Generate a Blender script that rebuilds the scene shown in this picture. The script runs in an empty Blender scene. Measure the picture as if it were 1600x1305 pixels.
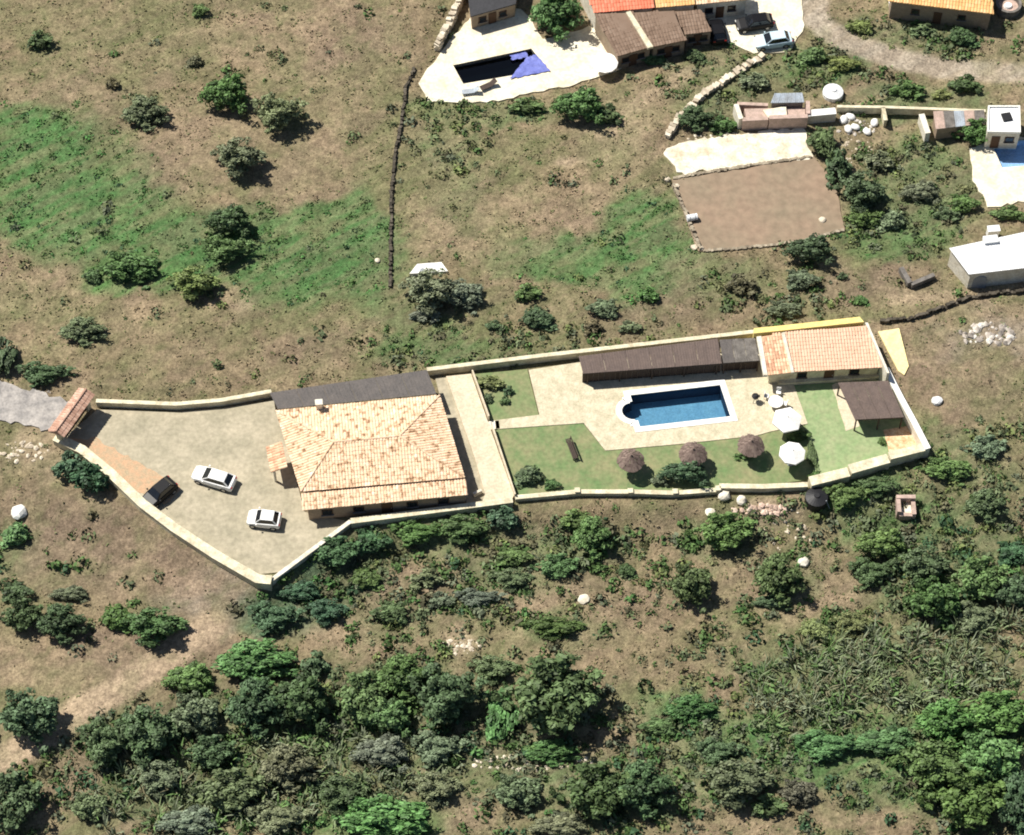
import bpy, bmesh, math, random
import numpy as np
from mathutils import Vector, Matrix
from mathutils.geometry import tessellate_polygon

# ------------------------------------------------------------------ camera, sky, sun, exposure
S = bpy.context.scene
COL = S.collection
ELEV = math.radians(58.0)
DIST = 260.0
PXM = 15.5                       # photo pixels per metre at the middle of the picture
CX, CY = 800.0, 652.5
FPX = PXM * DIST
cam_d = bpy.data.cameras.new('camera')
cam = bpy.data.objects.new('camera', cam_d)
COL.objects.link(cam)
cam.location = (0, -DIST * math.cos(ELEV), DIST * math.sin(ELEV))
cam.rotation_euler = (math.pi / 2 - ELEV, 0, 0)
cam_d.sensor_fit = 'HORIZONTAL'
cam_d.sensor_width = 36.0
cam_d.lens = 36.0 * FPX / 1600.0
cam_d.clip_start = 1.0
cam_d.clip_end = 6000.0
S.camera = cam

SUN_EL = math.radians(56.0)
SHX, SHY = 0.86, -0.52           # way the shadows run over the ground
_n = math.hypot(SHX, SHY); SHX /= _n; SHY /= _n
world = bpy.data.worlds.new('World')
S.world = world
world.use_nodes = True
wn = world.node_tree.nodes
bg = wn['Background']
sky = wn.new('ShaderNodeTexSky')
sky.sky_type = 'NISHITA'
sky.sun_disc = False
sky.sun_elevation = SUN_EL
sky.sun_rotation = math.atan2(-SHX, -SHY)
world.node_tree.links.new(sky.outputs['Color'], bg.inputs['Color'])
bg.inputs['Strength'].default_value = 0.05
sun_d = bpy.data.lights.new('sun', 'SUN')
sun_d.energy = 4.9
sun_d.angle = math.radians(0.5)
sun_d.color = (1.0, 0.955, 0.87)
sun = bpy.data.objects.new('sun', sun_d)
COL.objects.link(sun)
sun.location = (0, 0, 80)
sun.rotation_euler = Vector((SHX * math.cos(SUN_EL), SHY * math.cos(SUN_EL), -math.sin(SUN_EL))).to_track_quat('-Z', 'Y').to_euler()
S.view_settings.view_transform = 'Standard'
S.view_settings.look = 'None'
S.view_settings.gamma = 1.0
S.view_settings.use_curve_mapping = False
S.view_settings.exposure = 0.5
S.render.engine = 'CYCLES'
S.cycles.max_bounces = 5
S.cycles.transparent_max_bounces = 12
S.cycles.use_denoising = True
S.cycles.filter_width = 1.9      # an aerial picture is a little soft

rng = np.random.default_rng(7)
random.seed(7)
SE, CE = math.sin(ELEV), math.cos(ELEV)

# ------------------------------------------------------------------ survey helpers: photograph -> ground
def P(px, py, z=0.0):
    """point at height z that the photograph shows at (px, py)"""
    a = (px - CX) / FPX
    b = -(py - CY) / FPX
    d = (a, CE + b * SE, -SE + b * CE)
    t = (z - cam.location.z) / d[2]
    return Vector((d[0] * t, cam.location.y + d[1] * t, z))

def PIX(x, y, z=0.0):
    yy = y + DIST * CE; zz = z - DIST * SE
    dep = yy * CE - zz * SE
    up = yy * SE + zz * CE
    return CX + FPX * x / dep, CY - FPX * up / dep

def vnoise(x, y, seed=0):
    xi = np.floor(x).astype(np.int64); yi = np.floor(y).astype(np.int64)
    fx = x - xi; fy = y - yi
    fx = fx * fx * (3 - 2 * fx); fy = fy * fy * (3 - 2 * fy)
    def h(a, b):
        n = (a * 374761393 + b * 668265263 + seed * 1274126177) & 0x7fffffff
        n = ((n ^ (n >> 13)) * 1274126177) & 0x7fffffff
        return ((n ^ (n >> 16)) & 0xffff) / 65535.0
    return (h(xi, yi) * (1 - fx) + h(xi + 1, yi) * fx) * (1 - fy) + (h(xi, yi + 1) * (1 - fx) + h(xi + 1, yi + 1) * fx) * fy

def fbm(x, y, seed=0, o=4):
    s = 0; a = 0.5; t = 0
    for k in range(o):
        s = s + a * vnoise(x * 2 ** k, y * 2 ** k, seed + k * 17); t += a; a *= 0.55
    return s / t

def inside(px, py, poly):
    r = np.zeros(px.shape, bool); n = len(poly)
    for i in range(n):
        x1, y1 = poly[i]; x2, y2 = poly[(i + 1) % n]
        if y1 == y2: continue
        c = ((y1 > py) != (y2 > py)) & (px < (x2 - x1) * (py - y1) / (y2 - y1) + x1)
        r ^= c
    return r

def pdist(x, y, poly):
    d = np.full(x.shape, 1e9); n = len(poly)
    for i in range(n):
        ax, ay = poly[i]; bx, by = poly[(i + 1) % n]
        ux, uy = bx - ax, by - ay
        t = np.clip(((x - ax) * ux + (y - ay) * uy) / (ux * ux + uy * uy + 1e-9), 0, 1)
        d = np.minimum(d, np.hypot(x - ax - t * ux, y - ay - t * uy))
    return np.where(inside(x, y, poly), 0.0, d)

def sstep(a, b, x):
    t = np.clip((x - a) / (b - a), 0, 1)
    return t * t * (3 - 2 * t)

# ------------------------------------------------------------------ outlines in the photograph
COMPOUND = [(84, 690), (150, 634), (275, 638), (345, 632), (425, 618), (668, 584), (1185, 524), (1350, 508), (1446, 712), (1275, 764), (1125, 772), (900, 776), (803, 786), (545, 822), (436, 896), (400, 905), (270, 832), (172, 745)]
NPATIO = [(655, 128), (690, 80), (740, 22), (815, 12), (850, 60), (930, 40), (965, 70), (972, 108), (900, 132), (760, 160), (668, 160)]
NHOUSE = [(916, -60), (1115, -60), (1125, 60), (1010, 85), (965, 92), (930, 40)]
NPARK = [(1105, 20), (1140, -40), (1250, -40), (1258, 40), (1235, 78), (1190, 84), (1140, 68)]
SAND = [(1035, 237), (1062, 222), (1160, 208), (1258, 200), (1268, 246), (1064, 272)]
PLOT = [(1050, 282), (1272, 246), (1305, 285), (1320, 360), (1250, 378), (1092, 394)]
ORANGE = [(1390, -60), (1560, -60), (1560, 26), (1480, 16), (1390, 5)]
RUIN = [(1145, 150), (1270, 150), (1272, 198), (1155, 204)]
WHITEB = [(1478, 384), (1640, 350), (1640, 420), (1512, 440)]
EPATIO = [(1545, 165), (1600, 165), (1660, 165), (1660, 312), (1545, 325), (1515, 268), (1520, 230)]
ROAD = [(-80, 590), (0, 594), (60, 610), (116, 626), (84, 680), (40, 668), (-80, 650)]
SHED = [(700, 82), (725, -40), (812, -40), (802, 12)]

def W2(poly, z=0.0):
    return [tuple(P(a, b, z)[:2]) for a, b in poly]

FLAT = [W2(p) for p in (COMPOUND, NPATIO, NHOUSE, NPARK, SAND, PLOT, ORANGE, RUIN, WHITEB, EPATIO, SHED, ROAD)]
POOL_R = [(985, 618), (1125, 602), (1141, 655), (1000, 667)]
NPOOL = [(708, 102), (830, 76), (856, 108), (724, 131)]
EPOOL = [(1548, 222), (1625, 215), (1640, 255), (1566, 262)]
PITS = [W2([(955, 625), (985, 612), (1130, 597), (1146, 660), (1000, 672), (960, 655)]), W2(NPOOL), W2(EPOOL)]

def height(x, y):
    x = np.asarray(x, float); y = np.asarray(y, float)
    h = (fbm(x / 17, y / 17, 3) - 0.5) * 1.3 + (fbm(x / 3.1, y / 3.1, 9) - 0.5) * 0.4
    h = h - 1.3 * sstep(-7, -14, y)
    d = np.full(x.shape, 1e9)
    for p in FLAT: d = np.minimum(d, pdist(x, y, p))
    w = sstep(0.3, 3.2, d)
    h = h * w - 0.1 * (1 - w)
    for p in PITS: h = np.where(pdist(x, y, p) < 0.35, -2.4, h)
    return h

def G(px, py):
    z = 0.0
    for k in range(5):
        q = P(px, py, z)
        z = float(height(np.array([q.x]), np.array([q.y]))[0])
    return Vector((q.x, q.y, z))

# ------------------------------------------------------------------ materials
def nodes(m):
    m.use_nodes = True
    return m.node_tree.nodes, m.node_tree.links, m.node_tree.nodes['Principled BSDF']

MATS = {}
def M(name, c1, c2=None, scale=3.0, rough=0.8, bump=0.25, metal=0.0, fine=True, spec=0.3):
    m = bpy.data.materials.new(name); MATS[name] = m
    n, l, b = nodes(m)
    b.inputs['Roughness'].default_value = rough
    b.inputs['Metallic'].default_value = metal
    b.inputs['Specular IOR Level'].default_value = spec
    c2 = c2 or tuple(v * 0.75 for v in c1)
    geo = n.new('ShaderNodeNewGeometry')
    tx = n.new('ShaderNodeTexNoise'); tx.inputs['Scale'].default_value = scale; tx.inputs['Detail'].default_value = 8; tx.inputs['Roughness'].default_value = 0.65
    l.new(geo.outputs['Position'], tx.inputs['Vector'])
    r = n.new('ShaderNodeValToRGB')
    r.color_ramp.elements[0].position = 0.33; r.color_ramp.elements[0].color = (*c2, 1)
    r.color_ramp.elements[1].position = 0.66; r.color_ramp.elements[1].color = (*c1, 1)
    l.new(tx.outputs['Fac'], r.inputs['Fac'])
    out = r.outputs['Color']
    if fine:
        t2 = n.new('ShaderNodeTexNoise'); t2.inputs['Scale'].default_value = scale * 5.3; t2.inputs['Detail'].default_value = 3
        l.new(geo.outputs['Position'], t2.inputs['Vector'])
        mp = n.new('ShaderNodeMapRange'); mp.inputs['From Min'].default_value = 0.3; mp.inputs['From Max'].default_value = 0.7
        mp.inputs['To Min'].default_value = 0.82; mp.inputs['To Max'].default_value = 1.12
        l.new(t2.outputs['Fac'], mp.inputs['Value'])
        mx = n.new('ShaderNodeMix'); mx.data_type = 'RGBA'; mx.blend_type = 'MULTIPLY'; mx.inputs['Factor'].default_value = 1
        l.new(out, mx.inputs['A']); l.new(mp.outputs['Result'], mx.inputs['B']); out = mx.outputs['Result']
        if bump:
            bm_ = n.new('ShaderNodeBump'); bm_.inputs['Strength'].default_value = bump; bm_.inputs['Distance'].default_value = 0.05
            l.new(t2.outputs['Fac'], bm_.inputs['Height']); l.new(bm_.outputs['Normal'], b.inputs['Normal'])
    l.new(out, b.inputs['Base Color'])
    return m

def M_island(name, cols, scale=1.2, rough=0.85, mix=(.75, 1.1)):
    """every loose piece (tile, stone, slat) gets its own tone"""
    m = bpy.data.materials.new(name); MATS[name] = m
    n, l, b = nodes(m)
    b.inputs['Roughness'].default_value = rough
    b.inputs['Specular IOR Level'].default_value = 0.2
    geo = n.new('ShaderNodeNewGeometry')
    tx = n.new('ShaderNodeTexNoise'); tx.inputs['Scale'].default_value = scale; tx.inputs['Detail'].default_value = 5
    l.new(geo.outputs['Position'], tx.inputs['Vector'])
    ad = n.new('ShaderNodeMath'); ad.operation = 'MULTIPLY_ADD'; ad.inputs[1].default_value = mix[0]
    l.new(geo.outputs['Random Per Island'], ad.inputs[0])
    ml = n.new('ShaderNodeMath'); ml.operation = 'MULTIPLY_ADD'; ml.inputs[1].default_value = mix[1]; ml.inputs[2].default_value = .5 - mix[0] / 2 - mix[1] / 2
    l.new(tx.outputs['Fac'], ml.inputs[0]); l.new(ml.outputs[0], ad.inputs[2])
    r = n.new('ShaderNodeValToRGB'); e = r.color_ramp.elements
    while len(e) < len(cols): e.new(0.5)
    for i, c in enumerate(cols):
        e[i].position = i / (len(cols) - 1); e[i].color = (*c, 1)
    l.new(ad.outputs[0], r.inputs['Fac'])
    l.new(r.outputs['Color'], b.inputs['Base Color'])
    return m

def M_attr(name, rough=0.95, soil=False):
    m = bpy.data.materials.new(name); MATS[name] = m
    n, l, b = nodes(m)
    b.inputs['Roughness'].default_value = rough
    b.inputs['Specular IOR Level'].default_value = 0.1
    at = n.new('ShaderNodeAttribute'); at.attribute_name = 'tone'
    out = at.outputs['Color']
    if soil:
        geo = n.new('ShaderNodeNewGeometry')
        for sc, lo, hi in ((0.28, 0.8, 1.16), (1.4, 0.66, 1.3), (4.0, 0.6, 1.4)):
            t = n.new('ShaderNodeTexNoise'); t.inputs['Scale'].default_value = sc; t.inputs['Detail'].default_value = 6; t.inputs['Roughness'].default_value = 0.7
            l.new(geo.outputs['Position'], t.inputs['Vector'])
            mp = n.new('ShaderNodeMapRange'); mp.inputs['From Min'].default_value = 0.32; mp.inputs['From Max'].default_value = 0.68
            mp.inputs['To Min'].default_value = lo; mp.inputs['To Max'].default_value = hi
            l.new(t.outputs['Fac'], mp.inputs['Value'])
            mx = n.new('ShaderNodeMix'); mx.data_type = 'RGBA'; mx.blend_type = 'MULTIPLY'; mx.inputs['Factor'].default_value = 1
            l.new(out, mx.inputs['A']); l.new(mp.outputs['Result'], mx.inputs['B']); out = mx.outputs['Result']
        bm_ = n.new('ShaderNodeBump'); bm_.inputs['Strength'].default_value = 0.7; bm_.inputs['Distance'].default_value = 0.25
        l.new(t.outputs['Fac'], bm_.inputs['Height']); l.new(bm_.outputs['Normal'], b.inputs['Normal'])
    l.new(out, b.inputs['Base Color'])
    return m

def M_leaf():
    m = bpy.data.materials.new('leaves'); MATS['leaves'] = m
    n, l, b = nodes(m)
    b.inputs['Roughness'].default_value = 0.6
    b.inputs['Specular IOR Level'].default_value = 0.25
    oi = n.new('ShaderNodeObjectInfo'); at = n.new('ShaderNodeAttribute'); at.attribute_name = 'tint'
    mp = n.new('ShaderNodeMapRange'); mp.inputs['To Min'].default_value = 0.55; mp.inputs['To Max'].default_value = 1.7
    l.new(at.outputs['Fac'], mp.inputs['Value'])
    mx = n.new('ShaderNodeMix'); mx.data_type = 'RGBA'; mx.blend_type = 'MULTIPLY'; mx.inputs['Factor'].default_value = 1
    l.new(oi.outputs['Color'], mx.inputs['A']); l.new(mp.outputs['Result'], mx.inputs['B'])
    l.new(mx.outputs['Result'], b.inputs['Base Color'])
    return m

def M_water(name, tint, deep=1.0):
    m = bpy.data.materials.new(name); MATS[name] = m
    m.use_nodes = True
    n, l = m.node_tree.nodes, m.node_tree.links
    n.remove(n['Principled BSDF'])
    tr = n.new('ShaderNodeBsdfTransparent'); tr.inputs['Color'].default_value = (*tint, 1)
    gl = n.new('ShaderNodeBsdfGlossy'); gl.inputs['Roughness'].default_value = 0.06
    fr = n.new('ShaderNodeFresnel'); fr.inputs['IOR'].default_value = 1.33
    mx = n.new('ShaderNodeMixShader')
    t = n.new('ShaderNodeTexNoise'); t.inputs['Scale'].default_value = 2.5
    geo = n.new('ShaderNodeNewGeometry'); l.new(geo.outputs['Position'], t.inputs['Vector'])
    bp = n.new('ShaderNodeBump'); bp.inputs['Strength'].default_value = 0.06; bp.inputs['Distance'].default_value = 0.05
    l.new(t.outputs['Fac'], bp.inputs['Height']); l.new(bp.outputs['Normal'], gl.inputs['Normal']); l.new(bp.outputs['Normal'], fr.inputs['Normal'])
    l.new(fr.outputs[0], mx.inputs[0]); l.new(tr.outputs[0], mx.inputs[1]); l.new(gl.outputs[0], mx.inputs[2])
    l.new(mx.outputs[0], n['Material Output'].inputs['Surface'])
    return m

M_attr('soil', soil=True); M_attr('scrub_leaf', rough=0.7); M_leaf()
M('bark', (0.12, 0.085, 0.055), scale=6)
M('cream_wall', (0.76, 0.70, 0.52), (0.46, 0.40, 0.27), scale=1.1)
M('white_wall', (0.78, 0.74, 0.64), (0.56, 0.50, 0.39), scale=1.2)
M('yellow_wall', (0.84, 0.68, 0.25), (0.78, 0.60, 0.21), scale=1.0)
M('pale_yellow', (0.84, 0.74, 0.40), (0.78, 0.64, 0.30), scale=0.7)
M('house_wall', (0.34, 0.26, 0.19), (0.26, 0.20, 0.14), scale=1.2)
M('drive_paving', (0.44, 0.385, 0.28), (0.30, 0.27, 0.19), scale=0.42, bump=0.4)
M('deck_paving', (0.64, 0.56, 0.41), (0.44, 0.395, 0.27), scale=1.1, bump=0.3)
M('path_concrete', (0.66, 0.56, 0.42), (0.52, 0.45, 0.32), scale=0.9)
M('orange_soil', (0.54, 0.33, 0.20), (0.38, 0.31, 0.20), scale=1.6)
M('terracotta_patch', (0.80, 0.62, 0.40), (0.50, 0.24, 0.11), scale=2.0)
M('white_coping', (0.82, 0.82, 0.78), (0.74, 0.72, 0.66), scale=2)
M('pool_tile', (0.25, 0.47, 0.60), (0.20, 0.40, 0.55), scale=1.0)
M('shade_tile', (0.02, 0.05, 0.10), (0.015, 0.04, 0.08), scale=1.0)  # navy puts the shade along the pool's inner sides into the tile colour
M('dark_pool_tile', (0.05, 0.055, 0.06), scale=1.0)
M('pale_pool_tile', (0.5, 0.66, 0.85), scale=0.8)
M_water('clear_water', (0.62, 0.73, 0.80)); M_water('dark_water', (0.10, 0.13, 0.15)); M_water('pale_water', (0.75, 0.86, 0.95))
M('lawn', (0.125, 0.20, 0.075), (0.255, 0.24, 0.125), scale=0.45, bump=0.6)
M('green_court', (0.20, 0.30, 0.13), (0.31, 0.34, 0.185), scale=0.45, bump=0.3)
M('sand_pale', (0.82, 0.77, 0.62), (0.62, 0.54, 0.39), scale=0.5)
M('sand_white', (0.84, 0.80, 0.68), (0.52, 0.44, 0.31), scale=0.7)
M('bare_plot', (0.275, 0.195, 0.135), (0.235, 0.185, 0.125), scale=0.22, bump=0.2)
M('dirt_track', (0.30, 0.225, 0.14), (0.225, 0.17, 0.105), scale=0.6)
M('rubble_road', (0.44, 0.405, 0.37), (0.19, 0.18, 0.175), scale=0.8)
M('brown_sheet', (0.155, 0.115, 0.098), (0.115, 0.087, 0.077), scale=1.4)
M('grey_sheet', (0.145, 0.128, 0.118), (0.105, 0.096, 0.092), scale=1.2)
M('weathered_sheet', (0.22, 0.20, 0.18), (0.105, 0.095, 0.085), scale=1.6)
M('dark_sheet', (0.05, 0.05, 0.055), scale=1.4)
M('dark_timber', (0.07, 0.05, 0.04), scale=5)
M('white_paint', (0.80, 0.80, 0.78), (0.76, 0.75, 0.72), scale=2, rough=0.35, bump=0)
M('black_paint', (0.008, 0.008, 0.01), rough=0.4, bump=0, spec=0.2)
M('silver_paint', (0.55, 0.68, 0.74), (0.5, 0.63, 0.70), rough=0.3, bump=0, spec=0.5)
M('car_glass', (0.012, 0.014, 0.018), rough=0.08, bump=0, spec=0.6)
M('rubber', (0.015, 0.015, 0.015), rough=0.9, bump=0)
M('rim_metal', (0.45, 0.45, 0.46), rough=0.35, bump=0, metal=0.7)
M('lamp_glass', (0.75, 0.75, 0.7), rough=0.15, bump=0)
M('red_glass', (0.35, 0.02, 0.02), rough=0.2, bump=0)
M('blue_tarp', (0.18, 0.21, 0.56), (0.11, 0.13, 0.38), scale=1.5, rough=0.5)
M('white_canvas', (0.84, 0.83, 0.80), (0.78, 0.76, 0.72), scale=2.0)
M('black_plastic', (0.02, 0.02, 0.022), rough=0.5)
M('white_metal', (0.80, 0.81, 0.82), (0.74, 0.74, 0.73), scale=0.8, rough=0.5, bump=0)
M('grey_metal', (0.32, 0.34, 0.36), rough=0.5)
M('window_glass', (0.02, 0.025, 0.03), rough=0.1, bump=0)
M('wood_door', (0.11, 0.06, 0.035), scale=4)
M('red_roof', (0.66, 0.19, 0.11), (0.58, 0.17, 0.10), scale=0.8)
M('blue_sheet', (0.42, 0.48, 0.55), (0.30, 0.32, 0.34), scale=1.2)
M('pink_rubble', (0.55, 0.40, 0.34), (0.33, 0.25, 0.20), scale=1.8)
M_island('house_tiles', [(0.26, 0.15, 0.08), (0.56, 0.37, 0.23), (0.78, 0.59, 0.40), (0.70, 0.48, 0.34), (0.86, 0.72, 0.54)], scale=2.0, mix=(.5, 2.1))
M_island('salmon_tiles', [(0.64, 0.41, 0.28), (0.68, 0.45, 0.32), (0.70, 0.49, 0.35)], scale=0.7)
M_island('mottled_tiles', [(0.42, 0.20, 0.12), (0.66, 0.42, 0.27), (0.78, 0.58, 0.40)], scale=1.6)
M_island('gate_tiles', [(0.36, 0.21, 0.15), (0.50, 0.31, 0.23), (0.62, 0.42, 0.32)], scale=1.5)
M_island('brown_tiles', [(0.155, 0.105, 0.075), (0.21, 0.145, 0.105), (0.25, 0.18, 0.135)], scale=0.9)
M_island('orange_tiles', [(0.60, 0.32, 0.12), (0.70, 0.42, 0.18), (0.74, 0.48, 0.25)], scale=0.9)
M_island('red_tiles', [(0.60, 0.16, 0.09), (0.70, 0.22, 0.13), (0.78, 0.28, 0.18)], scale=0.9)
M_island('field_stone', [(0.16, 0.13, 0.095), (0.28, 0.235, 0.17), (0.42, 0.36, 0.27)], scale=1.5)
M_island('shadow_stone', [(0.035, 0.03, 0.024), (0.07, 0.06, 0.045), (0.13, 0.11, 0.085)], scale=1.5)  # near-black tone paints the field walls' shadow line into the stones
M_island('pale_stone', [(0.36, 0.30, 0.22), (0.56, 0.48, 0.37), (0.72, 0.65, 0.52)], scale=1.5)
M_island('pink_stone', [(0.34, 0.25, 0.19), (0.55, 0.40, 0.32), (0.72, 0.60, 0.48)], scale=1.5)
M_island('mixed_rubble', [(0.12, 0.11, 0.10), (0.40, 0.35, 0.30), (0.80, 0.77, 0.70)], scale=1.5)
M_island('thatch', [(0.10, 0.07, 0.06), (0.17, 0.125, 0.105), (0.24, 0.18, 0.15)], scale=4)
M_island('slat_brown', [(0.115, 0.085, 0.072), (0.145, 0.108, 0.092), (0.175, 0.13, 0.11)], scale=1.5)

# ------------------------------------------------------------------ object helpers
LOC = {}
def tag(o, label=None, cat=None, group=None, kind=None):
    if label: o['label'] = label
    if cat: o['category'] = cat
    if group: o['group'] = group
    if kind: o['kind'] = kind
    return o

def thing(name, loc, label, cat, group=None):
    o = bpy.data.objects.new(name, None); COL.objects.link(o)
    o.empty_display_size = 0.2
    o.location = loc; LOC[o.name] = Vector(loc)
    return tag(o, label, cat, group)

def root_loc(o):
    while o.parent: o = o.parent
    return LOC.get(o.name, Vector((0, 0, 0)))

class MB:
    """collects faces in world coordinates, links them as one mesh"""
    def __init__(s): s.v = []; s.f = []
    def add(s, vs, fs):
        k = len(s.v); s.v += [tuple(v) for v in vs]; s.f += [tuple(i + k for i in f) for f in fs]; return s
    def box(s, c, size, rz=0.0, jit=0.0, tilt=0.0):
        hx, hy, hz = size[0] / 2, size[1] / 2, size[2] / 2
        R = Matrix.Rotation(rz, 3, 'Z')
        if tilt: R = R @ Matrix.Rotation(random.uniform(-tilt, tilt), 3, 'X') @ Matrix.Rotation(random.uniform(-tilt, tilt), 3, 'Y')
        c = Vector(c)
        vs = []
        for dx, dy, dz in ((-1, -1, -1), (1, -1, -1), (1, 1, -1), (-1, 1, -1), (-1, -1, 1), (1, -1, 1), (1, 1, 1), (-1, 1, 1)):
            q = Vector((dx * hx, dy * hy, dz * hz))
            if jit: q = Vector([a * (1 + random.uniform(-jit, jit)) for a in q])
            vs.append(c + R @ q)
        return s.add(vs, [(0, 3, 2, 1), (4, 5, 6, 7), (0, 1, 5, 4), (1, 2, 6, 5), (2, 3, 7, 6), (3, 0, 4, 7)])
    def prism(s, pts, z0, z1):
        n = len(pts)
        a = sum(pts[i][0] * pts[(i + 1) % n][1] - pts[(i + 1) % n][0] * pts[i][1] for i in range(n))
        if a < 0: pts = pts[::-1]
        vs = [(p[0], p[1], z0) for p in pts] + [(p[0], p[1], z1) for p in pts]
        fs = [tuple(range(n - 1, -1, -1)), tuple(range(n, 2 * n))] + [(i, (i + 1) % n, n + (i + 1) % n, n + i) for i in range(n)]
        return s.add(vs, fs)
    def plate(s, quad, th):
        """a quad in space given a thickness downwards"""
        n = len(quad); q = [Vector(p) for p in quad]
        lo = [p - Vector((0, 0, th)) for p in q]
        fs = [tuple(range(n)), tuple(range(2 * n - 1, n - 1, -1))] + [(i, n + i, n + (i + 1) % n, (i + 1) % n) for i in range(n)]
        return s.add(q + lo, fs)
    def tube(s, a, b, r0, r1=None, n=8, cap=True):
        r1 = r0 if r1 is None else r1
        a, b = Vector(a), Vector(b); d = (b - a).normalized()
        u = d.orthogonal().normalized(); w = d.cross(u)
        vs = []
        for p, r in ((a, r0), (b, r1)):
            for i in range(n):
                t = 2 * math.pi * i / n; vs.append(p + u * math.cos(t) * r + w * math.sin(t) * r)
        fs = [(i, (i + 1) % n, n + (i + 1) % n, n + i) for i in range(n)]
        if cap: fs += [tuple(range(n - 1, -1, -1)), tuple(range(n, 2 * n))]
        return s.add(vs, fs)
    def rock(s, c, r, sq=0.7):
        bm = bmesh.new(); bmesh.ops.create_icosphere(bm, subdivisions=1, radius=1)
        c = Vector(c); k = [random.uniform(0.75, 1.2) for _ in range(3)]
        vs = [c + Vector((v.co.x * r * k[0], v.co.y * r * k[1], v.co.z * r * sq * k[2])) * random.uniform(0.66, 1.18) for v in bm.verts]
        vs = [Vector(v) for v in vs]
        vs = [c + (v - c) * 1.0 for v in vs]
        fs = [tuple(v.index for v in f.verts) for f in bm.faces]; bm.free()
        return s.add(vs, fs)
    def build(s, name, mat, parent=None, loc=None, kind=None, smooth=False, bevel=0.0, label=None):
        me = bpy.data.meshes.new(name)
        L = root_loc(parent) if parent else Vector(loc or (0, 0, 0))
        me.from_pydata([(v[0] - L.x, v[1] - L.y, v[2] - L.z) for v in s.v], [], s.f)
        me.update()
        m = MATS[mat] if isinstance(mat, str) else mat
        me.materials.append(m)
        if bevel:
            bm = bmesh.new(); bm.from_mesh(me)
            bmesh.ops.bevel(bm, geom=bm.edges[:], offset=bevel, segments=1, affect='EDGES', clamp_overlap=True)
            bm.to_mesh(me); bm.free()
        if smooth:
            for p in me.polygons: p.use_smooth = True
        o = bpy.data.objects.new(name, me); COL.objects.link(o)
        if parent: o.parent = parent
        else: o.location = L; LOC[o.name] = L
        if kind: o['kind'] = kind
        if label: o['label'] = label
        return o

def structure(name, pxpoly, z0, z1, mat, holes=()):
    out = [P(a, b, z1) for a, b in pxpoly]
    mb = MB()
    if holes:
        loops = [out] + [[Vector((q[0], q[1], z1)) for q in h] for h in holes]
        flat = [v for lp in loops for v in lp]
        tris = tessellate_polygon(loops)
        fs = []
        for t in tris:
            a, b, c = (flat[i] for i in t)
            fs.append(t if (b - a).cross(c - a).z > 0 else t[::-1])
        mb.add(flat, fs)
        n = len(out)
        for lp in loops:
            k = len(lp)
            mb.add(lp + [Vector((v.x, v.y, z0)) for v in lp], [(i, (i + 1) % k, k + (i + 1) % k, k + i) for i in range(k)])
    else:
        mb.prism([(v.x, v.y) for v in out], z0, z1)
    return mb.build(name, mat, kind='structure')

def organic(pxpoly, step=9.0, amp=4.0, seed=1):
    """an outline with an uneven edge, as worn ground has"""
    r = random.Random(seed); out = []
    n = len(pxpoly)
    for i in range(n):
        a, b = pxpoly[i], pxpoly[(i + 1) % n]
        k = max(1, int(math.hypot(b[0] - a[0], b[1] - a[1]) / step))
        for j in range(k):
            t = j / k
            out.append((a[0] + (b[0] - a[0]) * t + r.uniform(-amp, amp), a[1] + (b[1] - a[1]) * t + r.uniform(-amp, amp)))
    return out

def offset_line(pts, d):
    out = []; n = len(pts)
    for i in range(n):
        t0 = (Vector(pts[i]) - Vector(pts[i - 1])).normalized() if i > 0 else None
        t1 = (Vector(pts[i + 1]) - Vector(pts[i])).normalized() if i < n - 1 else None
        t0 = t0 or t1; t1 = t1 or t0
        n0 = Vector((-t0.y, t0.x)); n1 = Vector((-t1.y, t1.x))
        m = (n0 + n1).normalized(); k = d / max(0.4, m.dot(n0))
        out.append(Vector(pts[i]) + m * k)
    return out

def masonry_wall(name, px, top, base, thick, label, cat, mat='cream_wall', capmat='cream_wall', over=0.06, piers=(), steps=None, group=None):
    """plastered wall along a line seen at its top; one panel and one coping per straight run"""
    pts = [P(a, b, top) for a, b in px]
    w = thing(name, (pts[0].x, pts[0].y, base), label, cat, group)
    p2 = [Vector((p.x, p.y)) for p in pts]
    A, B = offset_line(p2, thick / 2), offset_line(p2, -thick / 2)
    A2, B2 = offset_line(p2, thick / 2 + over), offset_line(p2, -thick / 2 - over)
    for i in range(len(p2) - 1):
        dz = steps[i] if steps else 0.0
        MB().prism([A[i], A[i + 1], B[i + 1], B[i]], base, top - 0.1 + dz).build('wall_panel', mat, w)
        MB().prism([A2[i], A2[i + 1], B2[i + 1], B2[i]], top - 0.1 + dz, top + dz).build('coping', capmat, w)
    for (a, b, s, h) in piers:
        q = P(a, b, top)
        r = math.atan2((p2[-1] - p2[0]).y, (p2[-1] - p2[0]).x)
        pr = MB().box((q.x, q.y, (base + top + h) / 2), (s, s, top + h - base), r).build('pier', mat, w)
        MB().box((q.x, q.y, top + h + 0.04), (s + 0.12, s + 0.12, 0.08), r).build('pier_cap', capmat, pr)
    return w

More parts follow.
